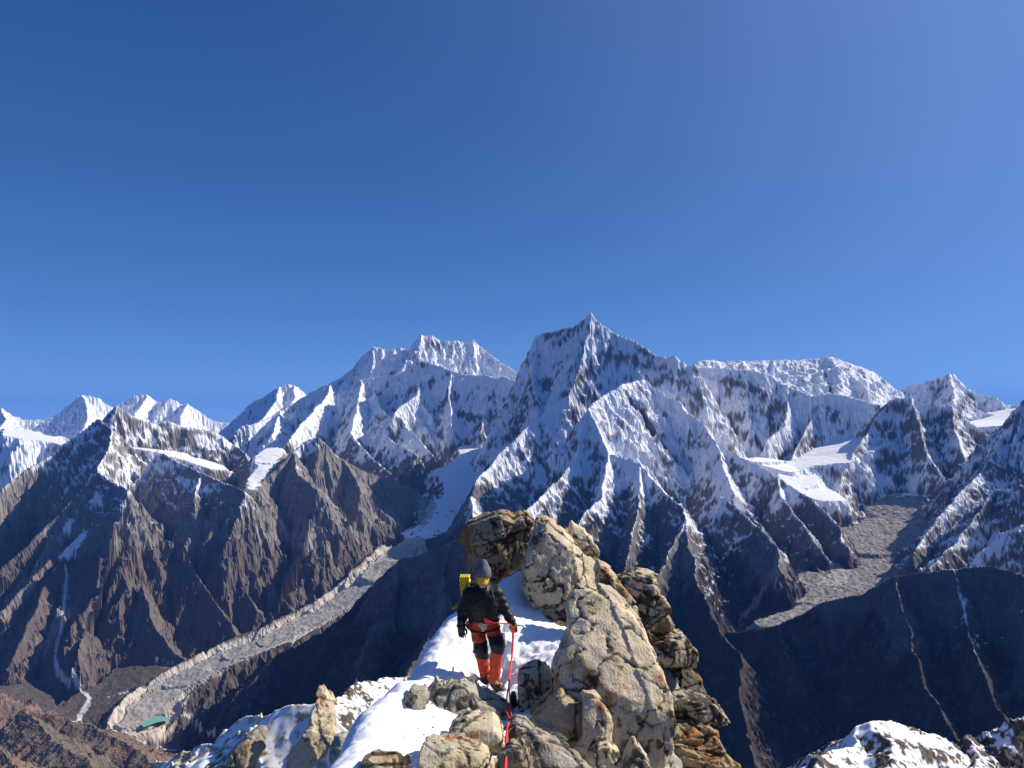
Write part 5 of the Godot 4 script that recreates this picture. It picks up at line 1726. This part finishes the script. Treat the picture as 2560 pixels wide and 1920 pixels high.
	want(who, "glove", f_left, bb[0], bb[1], 0.0055, glove_m, func(p: Vector3, _n: Vector3) -> Color:
		var c := Color(0.014, 0.014, 0.015)
		if p.distance_to(wl + Vector3(0.0, 0.01, 0.05)) < 0.035 or (p.distance_to(left_knuckle + Vector3(0.015, 0.02, 0.04)) < 0.026):
			c = Color(0.55, 0.5, 0.03)
		if absf(fmod(absf(p.x - left_knuckle.x) + 0.01, 0.02) - 0.01) < 0.003 and p.y < left_knuckle.y and p.z > left_knuckle.z + 0.02:
			c = Color(0.5, 0.42, 0.05)
		return c, "black and yellow glove gripping the rope")
	# harness: waist belt, leg loops, buckles, gear
	var web := plain(Color(0.014, 0.014, 0.016), 0.6)
	var hip_y := joint(1209, 1548, 0).y
	var fw := func(p: Vector3) -> float:
		var s := ellipsoid(p, Vector3(pelvis.x, hip_y, pelvis.z), Vector3(0.202, 0.3, 0.158))
		s = maxf(absf(s) - 0.012, absf(p.y - hip_y + 0.06 * (p.x - pelvis.x)) - 0.017)
		return s
	bb = [Vector3(pelvis.x - 0.26, hip_y - 0.08, pelvis.z - 0.22), Vector3(pelvis.x + 0.26, hip_y + 0.08, pelvis.z + 0.22)]
	want(who, "waist_belt", fw, bb[0], bb[1], 0.008, web)
	for side in 2:
		var lf: Callable = leg_r if side == 0 else leg_l
		var h0: Vector3 = hr.lerp(kr, 0.22) if side == 0 else hl.lerp(kl, 0.2)
		var tilt := 0.12 if side == 0 else -0.25
		var fl := func(p: Vector3) -> float:
			var s: float = absf(lf.call(p) - 0.008) - 0.009
			return maxf(s, absf(p.y - h0.y + tilt * (p.x - h0.x)) - 0.012)
		bb = bounds([h0], 0.17)
		want(who, "leg_loop", fl, bb[0], bb[1], 0.009, web)
	var n := parts_todo.size()
	parts_done.resize(n)
	WorkerThreadPool.wait_for_group_task_completion(WorkerThreadPool.add_group_task(part_task, n, -1, true))
	var boots := []
	for i in n:
		var w: Dictionary = parts_todo[i]
		var mi := MeshInstance3D.new()
		mi.name = w.name
		mi.mesh = mesh_of(parts_done[i], w.mat)
		w.parent.add_child(mi, true)
		if w.label: mi.set_meta("label", w.label)
		if w.name == "boot": boots.append(mi)
	# crampons: a steel frame and points under each boot; laces on the front one
	var steel := plain(Color(0.45, 0.47, 0.5), 0.35, 0.9)
	var tan_m := plain(Color(0.42, 0.24, 0.12), 0.7)
	var lace := plain(Color(0.6, 0.45, 0.08), 0.8)
	for side in 2:
		var a: Vector3 = ar if side == 0 else al
		var t: Vector3 = tr if side == 0 else tl
		var heel := a + Vector3(0, -0.07, -0.06)
		var along := (t - heel).normalized()
		var cr := SurfaceTool.new()
		cr.begin(Mesh.PRIMITIVE_TRIANGLES)
		for s in [-1.0, 1.0]:
			bar(cr, heel + Vector3(s * 0.036, -0.07, 0), t + Vector3(s * 0.04, -0.066, 0.02), 0.005, 0.005)
			for q in 5:
				var b: Vector3 = heel.lerp(t + along * 0.02, q / 4.0) + Vector3(s * 0.042, -0.07, 0)
				bar(cr, b, b + Vector3(s * 0.01, -0.04, 0.012 if q > 2 else 0.0), 0.006, 0.001)
			bar(cr, t + Vector3(s * 0.022, -0.062, 0.02), t + Vector3(s * 0.024, -0.085, 0.085), 0.006, 0.001)
		bar(cr, heel + Vector3(-0.04, -0.07, 0.1), heel + Vector3(0.04, -0.07, 0.1), 0.005, 0.005)
		bar(cr, t + Vector3(-0.045, -0.05, 0.035), t + Vector3(0.045, -0.05, 0.035), 0.005, 0.005)
		done(cr, "crampon", steel, boots[side], true)
		var st := SurfaceTool.new()
		st.begin(Mesh.PRIMITIVE_TRIANGLES)
		for q in 5:
			var b: Vector3 = (a + Vector3(0, -0.01, 0.062)).lerp(t + Vector3(0, 0.05, -0.03), q / 4.0)
			bar(st, b + Vector3(-0.026, 0, 0), b + Vector3(0.026, -0.008, 0.0), 0.005, 0.005)
		done(st, "lace", lace, boots[side])
		var pn := SurfaceTool.new()
		pn.begin(Mesh.PRIMITIVE_TRIANGLES)
		bar(pn, t + Vector3(0.022, 0.035, -0.08), t + Vector3(0.018, 0.036, -0.005), 0.02, 0.024)
		done(pn, "toe_panel", tan_m, boots[side])
	# carabiners and slings at the waist
	var gold := plain(Color(0.62, 0.62, 0.64), 0.25, 0.9)
	for e in [[1204, 1562, 0.18], [1212, 1566, 0.18], [1207, 1574, 0.19], [1168, 1556, 0.1], [1252, 1545, 0.1]]:
		var st := SurfaceTool.new()
		st.begin(Mesh.PRIMITIVE_TRIANGLES)
		var c := joint(e[0], e[1], e[2])
		ring(st, c, 0.016, 0.028, 0.0035, 0.3)
		done(st, "carabiner", gold, who)
	var rm := plain(Color(0.20, 0.02, 0.025), 0.7)
	var sg := SurfaceTool.new()
	sg.begin(Mesh.PRIMITIVE_TRIANGLES)
	ring(sg, joint(1172, 1563, 0.1), 0.032, 0.05, 0.014, 0.9)
	ring(sg, joint(1170, 1562, 0.11), 0.022, 0.04, 0.012, 0.2)
	done(sg, "sling", rm, who)
	var gl := SurfaceTool.new()
	gl.begin(Mesh.PRIMITIVE_TRIANGLES)
	tube(gl, [joint(1238, 1524, 0.12), joint(1246, 1531, 0.12), joint(1248, 1541, 0.12)], 0.008)
	ring(gl, joint(1246, 1547, 0.1), 0.03, 0.03, 0.007, 1.2)
	done(gl, "gear_loop", web, who)
	# small light marks: chest and thigh logos
	var white := plain(Color(0.7, 0.7, 0.72), 0.8)
	var lg := SurfaceTool.new()
	lg.begin(Mesh.PRIMITIVE_TRIANGLES)
	var cz := 0.215
	for q in [[1218, 1466, 1221, 1474], [1221, 1466, 1217, 1474], [1219, 1464, 1219.5, 1470]]:
		bar(lg, joint(q[0], q[1] + 3, cz), joint(q[2], q[3] + 3, cz), 0.004, 0.004)
	done(lg, "chest_logo", white, who)
	var tg := SurfaceTool.new()
	tg.begin(Mesh.PRIMITIVE_TRIANGLES)
	bar(tg, joint(1185, 1604, 0.13), joint(1187, 1607, 0.13), 0.009, 0.009)
	done(tg, "thigh_logo", white, who)
	var strap := SurfaceTool.new()
	strap.begin(Mesh.PRIMITIVE_TRIANGLES)
	tube(strap, [joint(1198, 1457, 0.22), joint(1203, 1463, 0.25), joint(1209, 1465, 0.25), joint(1215, 1458, 0.22)], 0.004)
	bar(strap, joint(1203, 1466, 0.25), joint(1203, 1469, 0.25), 0.006, 0.006)
	done(strap, "chin_strap", white, who)
	make_backpack(web)
	make_axe(left_knuckle)
	print("climber ", Time.get_ticks_msec() - t0)

# helpers that add bars, rings and tubes to a SurfaceTool
func bar(st: SurfaceTool, a: Vector3, b: Vector3, ra: float, rb: float) -> void:
	tube_radii(st, [a, b], [ra, rb], 8)

func tube(st: SurfaceTool, pts: Array, r: float, sides := 8) -> void:
	var rr := []
	for p in pts: rr.append(r)
	tube_radii(st, pts, rr, sides)

func tube_radii(st: SurfaceTool, pts: Array, rr: Array, sides: int) -> void:
	var rings := []
	var side := Vector3.ZERO
	for i in pts.size():
		var d: Vector3 = (pts[mini(i + 1, pts.size() - 1)] - pts[maxi(i - 1, 0)]).normalized()
		if side == Vector3.ZERO:
			side = d.cross(Vector3.UP if absf(d.y) < 0.9 else Vector3.RIGHT).normalized()
		side = (side - d * side.dot(d)).normalized()
		var up := d.cross(side)
		var q := PackedVector3Array()
		for k in sides:
			var an := TAU * k / sides
			q.append(pts[i] + (side * cos(an) + up * sin(an)) * rr[i])
		rings.append(q)
	for i in pts.size() - 1:
		for k in sides:
			var n := (k + 1) % sides
			for v in [rings[i][k], rings[i + 1][k], rings[i][n], rings[i][n], rings[i + 1][k], rings[i + 1][n]]:
				st.add_vertex(v)
	for k in range(1, sides - 1):
		for v in [rings[0][0], rings[0][k], rings[0][k + 1]]: st.add_vertex(v)
		for v in [rings[-1][0], rings[-1][k + 1], rings[-1][k]]: st.add_vertex(v)

func ring(st: SurfaceTool, c: Vector3, rx: float, ry: float, r: float, turn: float) -> void:
	var pts := []
	for k in 17:
		var a := TAU * k / 16.0
		pts.append(c + Vector3(cos(a) * rx * cos(turn), sin(a) * ry, cos(a) * rx * sin(turn)))
	tube(st, pts, r, 6)

func done(st: SurfaceTool, called: String, mat: Material, parent: Node, flat := false) -> MeshInstance3D:
	if not flat:
		st.index()
	st.generate_normals()
	var mi := MeshInstance3D.new()
	mi.name = called
	mi.mesh = st.commit()
	mi.mesh.surface_set_material(0, mat)
	parent.add_child(mi, true)
	return mi

func make_backpack(web: Material) -> void:
	var pack := Node3D.new()
	pack.name = "backpack"
	pack.position = body_origin
	add_child(pack)
	tag(pack, "black backpack on the climber with a folded yellow foam mat", "backpack")
	var c := joint(1200, 1500, -0.24)
	var cloth := FastNoiseLite.new()
	cloth.frequency = 6.0
	var f := func(p: Vector3) -> float:
		return box_d(p, c, Basis(), Vector3(0.165, 0.27, 0.11), 0.06) + 0.01 * cloth.get_noise_3d(p.x, p.y, p.z)
	var d := solid(f, c - Vector3(0.22, 0.34, 0.18), c + Vector3(0.22, 0.34, 0.18), 0.014, 0.03)
	var mi := MeshInstance3D.new()
	mi.name = "bag"
	mi.mesh = mesh_of(d, plain(Color(0.015, 0.015, 0.017), 0.7))
	pack.add_child(mi)
	# folded mat: corrugated yellow layers standing beside the bag
	var ym := plain(Color(0.78, 0.58, 0.03), 0.7)
	var layers := 5
	for k in layers:
		var st := SurfaceTool.new()
		st.begin(Mesh.PRIMITIVE_TRIANGLES)
		var x0 := joint(1148.5 + k * 5.0, 1443, -0.16).x
		var x1 := joint(1148.5 + (k + 1) * 5.0 - 0.9, 1443, -0.16).x
		var top := joint(1155, 1441, -0.16).y
		var steps := 22
		for i in steps:
			var ya := top - i * 0.0145
			var yb := top - (i + 1) * 0.0145
			var wa := 0.006 * sin(i * 1.4)
			var wb := 0.006 * sin((i + 1) * 1.4)
			var z0 := joint(1155, 1443, -0.12).z + 0.0
			var z1 := z0 - 0.2
			var sh := 0.0045 * i * 0.35
			var sb := 0.0045 * (i + 1) * 0.35
			var a := [Vector3(x0 + wa + sh, ya, z0), Vector3(x1 + wa + sh, ya, z0), Vector3(x1 + wb + sb, yb, z0), Vector3(x0 + wb + sb, yb, z0)]
			var b := [Vector3(x0 + wa + sh, ya, z1), Vector3(x1 + wa + sh, ya, z1), Vector3(x1 + wb + sb, yb, z1), Vector3(x0 + wb + sb, yb, z1)]
			quad(st, a[0], a[1], a[2], a[3])
			quad(st, b[1], b[0], b[3], b[2])
			quad(st, b[0], a[0], a[3], b[3])
			quad(st, a[1], b[1], b[2], a[2])
			if i == 0: quad(st, b[0], b[1], a[1], a[0])
			if i == steps - 1: quad(st, a[3], a[2], b[2], b[3])
		done(st, "foam_mat_layer", ym, pack, true)
	for s in [-1.0, 1.0]:
		var st := SurfaceTool.new()
		st.begin(Mesh.PRIMITIVE_TRIANGLES)
		var u: float = 1208 + s * 22.0
		tube(st, [joint(u, 1476, -0.12), joint(u, 1470, 0.0), joint(u, 1478, 0.13), joint(u + s * 3, 1505, 0.17), joint(u + s * 8, 1528, 0.1)], 0.016)
		done(st, "shoulder_strap", web, pack)
	var tl := SurfaceTool.new()
	tl.begin(Mesh.PRIMITIVE_TRIANGLES)
	bar(tl, joint(1147, 1508, -0.15), joint(1140, 1515, -0.12), 0.018, 0.024)
	bar(tl, joint(1140, 1515, -0.12), joint(1130, 1524, -0.1), 0.02, 0.008)
	done(tl, "side_tool", plain(Color(0.5, 0.28, 0.04), 0.7), pack)

func quad(st: SurfaceTool, a: Vector3, b: Vector3, c: Vector3, d: Vector3) -> void:
	for v in [a, b, c, a, c, d]:
		st.add_vertex(v)

func make_axe(k: Vector3) -> void:
	var axe := Node3D.new()
	axe.name = "ice_axe"
	axe.position = body_origin
	add_child(axe)
	tag(axe, "ice axe held by its head in the climber's gloved hand", "ice axe")
	var steel := plain(Color(0.75, 0.77, 0.8), 0.3, 0.6)
	var st := SurfaceTool.new()
	st.begin(Mesh.PRIMITIVE_TRIANGLES)
	tube_radii(st, [k + Vector3(-0.02, 0.0, 0.0), k + Vector3(0.06, 0.016, 0.0), k + Vector3(0.12, 0.005, 0.0), k + Vector3(0.17, -0.018, 0.0)], [0.013, 0.013, 0.012, 0.005], 8)
	done(st, "pick", steel, axe)
	var sh := SurfaceTool.new()
	sh.begin(Mesh.PRIMITIVE_TRIANGLES)
	bar(sh, k + Vector3(0.0, 0.0, 0.0), k + Vector3(-0.02, 0.06, -0.48), 0.013, 0.012)
	done(sh, "shaft", plain(Color(0.08, 0.08, 0.09), 0.5), axe)

# ---------------------------------------------------------------- the rope
func make_rope() -> void:
	var red := plain(Color(0.74, 0.045, 0.05), 0.75)
	var rope := Node3D.new()
	rope.name = "rope"
	add_child(rope)
	tag(rope, "pinkish red climbing rope from the climber's harness down to the bottom edge", "rope")
	var at_d := func(e: Array) -> Vector3: return at(e[0], e[1], e[2])
	var strands := [
		[[1208,1549,10.53],[1216,1555,10.5],[1226,1557,10.5],[1245,1558,10.52],[1268,1559,10.55],[1276,1562,10.53],[1280,1570,10.53]],
		[[1210,1552,10.53],[1222,1560,10.5],[1232,1557,10.5],[1215,1550,10.52],[1210,1546,10.53]],
		[[1283,1566,10.52],[1284,1580,10.5],[1282,1620,10.4],[1278,1660,10.2],[1273,1705,9.8],[1267,1745,9.3],[1266,1775,8.9],[1272,1792,8.6],[1279,1800,8.45],[1274,1806,8.3],[1268,1815,8.1],[1266,1840,7.75],[1264,1870,7.35],[1262,1900,7.0],[1260,1950,6.5]],
		[[1280,1566,10.52],[1281,1582,10.48],[1280,1625,10.38],[1276,1665,10.15],[1272,1708,9.75],[1275,1750,9.25],[1277,1778,8.85],[1279,1795,8.55],[1275,1803,8.38],[1269,1810,8.2],[1268,1830,7.85],[1269,1860,7.45],[1266,1895,7.02],[1266,1950,6.5]],
		[[1281,1794,8.5],[1276,1800,8.4],[1272,1808,8.25],[1268,1822,7.95],[1266,1850,7.55],[1267,1880,7.2],[1263,1910,6.85],[1263,1950,6.5]],
	]
	for s in strands:
		var cv := Curve3D.new()
		for i in s.size():
			var p: Vector3 = at_d.call(s[i])
			var a: Vector3 = at_d.call(s[maxi(i - 1, 0)])
			var b: Vector3 = at_d.call(s[mini(i + 1, s.size() - 1)])
			var t := (b - a) / 6.0
			cv.add_point(p, -t, t)
		cv.bake_interval = 0.04
		var st := SurfaceTool.new()
		st.begin(Mesh.PRIMITIVE_TRIANGLES)
		var pts := []
		for p in cv.get_baked_points(): pts.append(p)
		tube(st, pts, 0.0085, 8)
		done(st, "strand", red, rope)
	var kn := SurfaceTool.new()
	kn.begin(Mesh.PRIMITIVE_TRIANGLES)
	ring(kn, at(1275, 1801, 8.36), 0.024, 0.02, 0.011, 0.5)
	done(kn, "knot", red, rope)
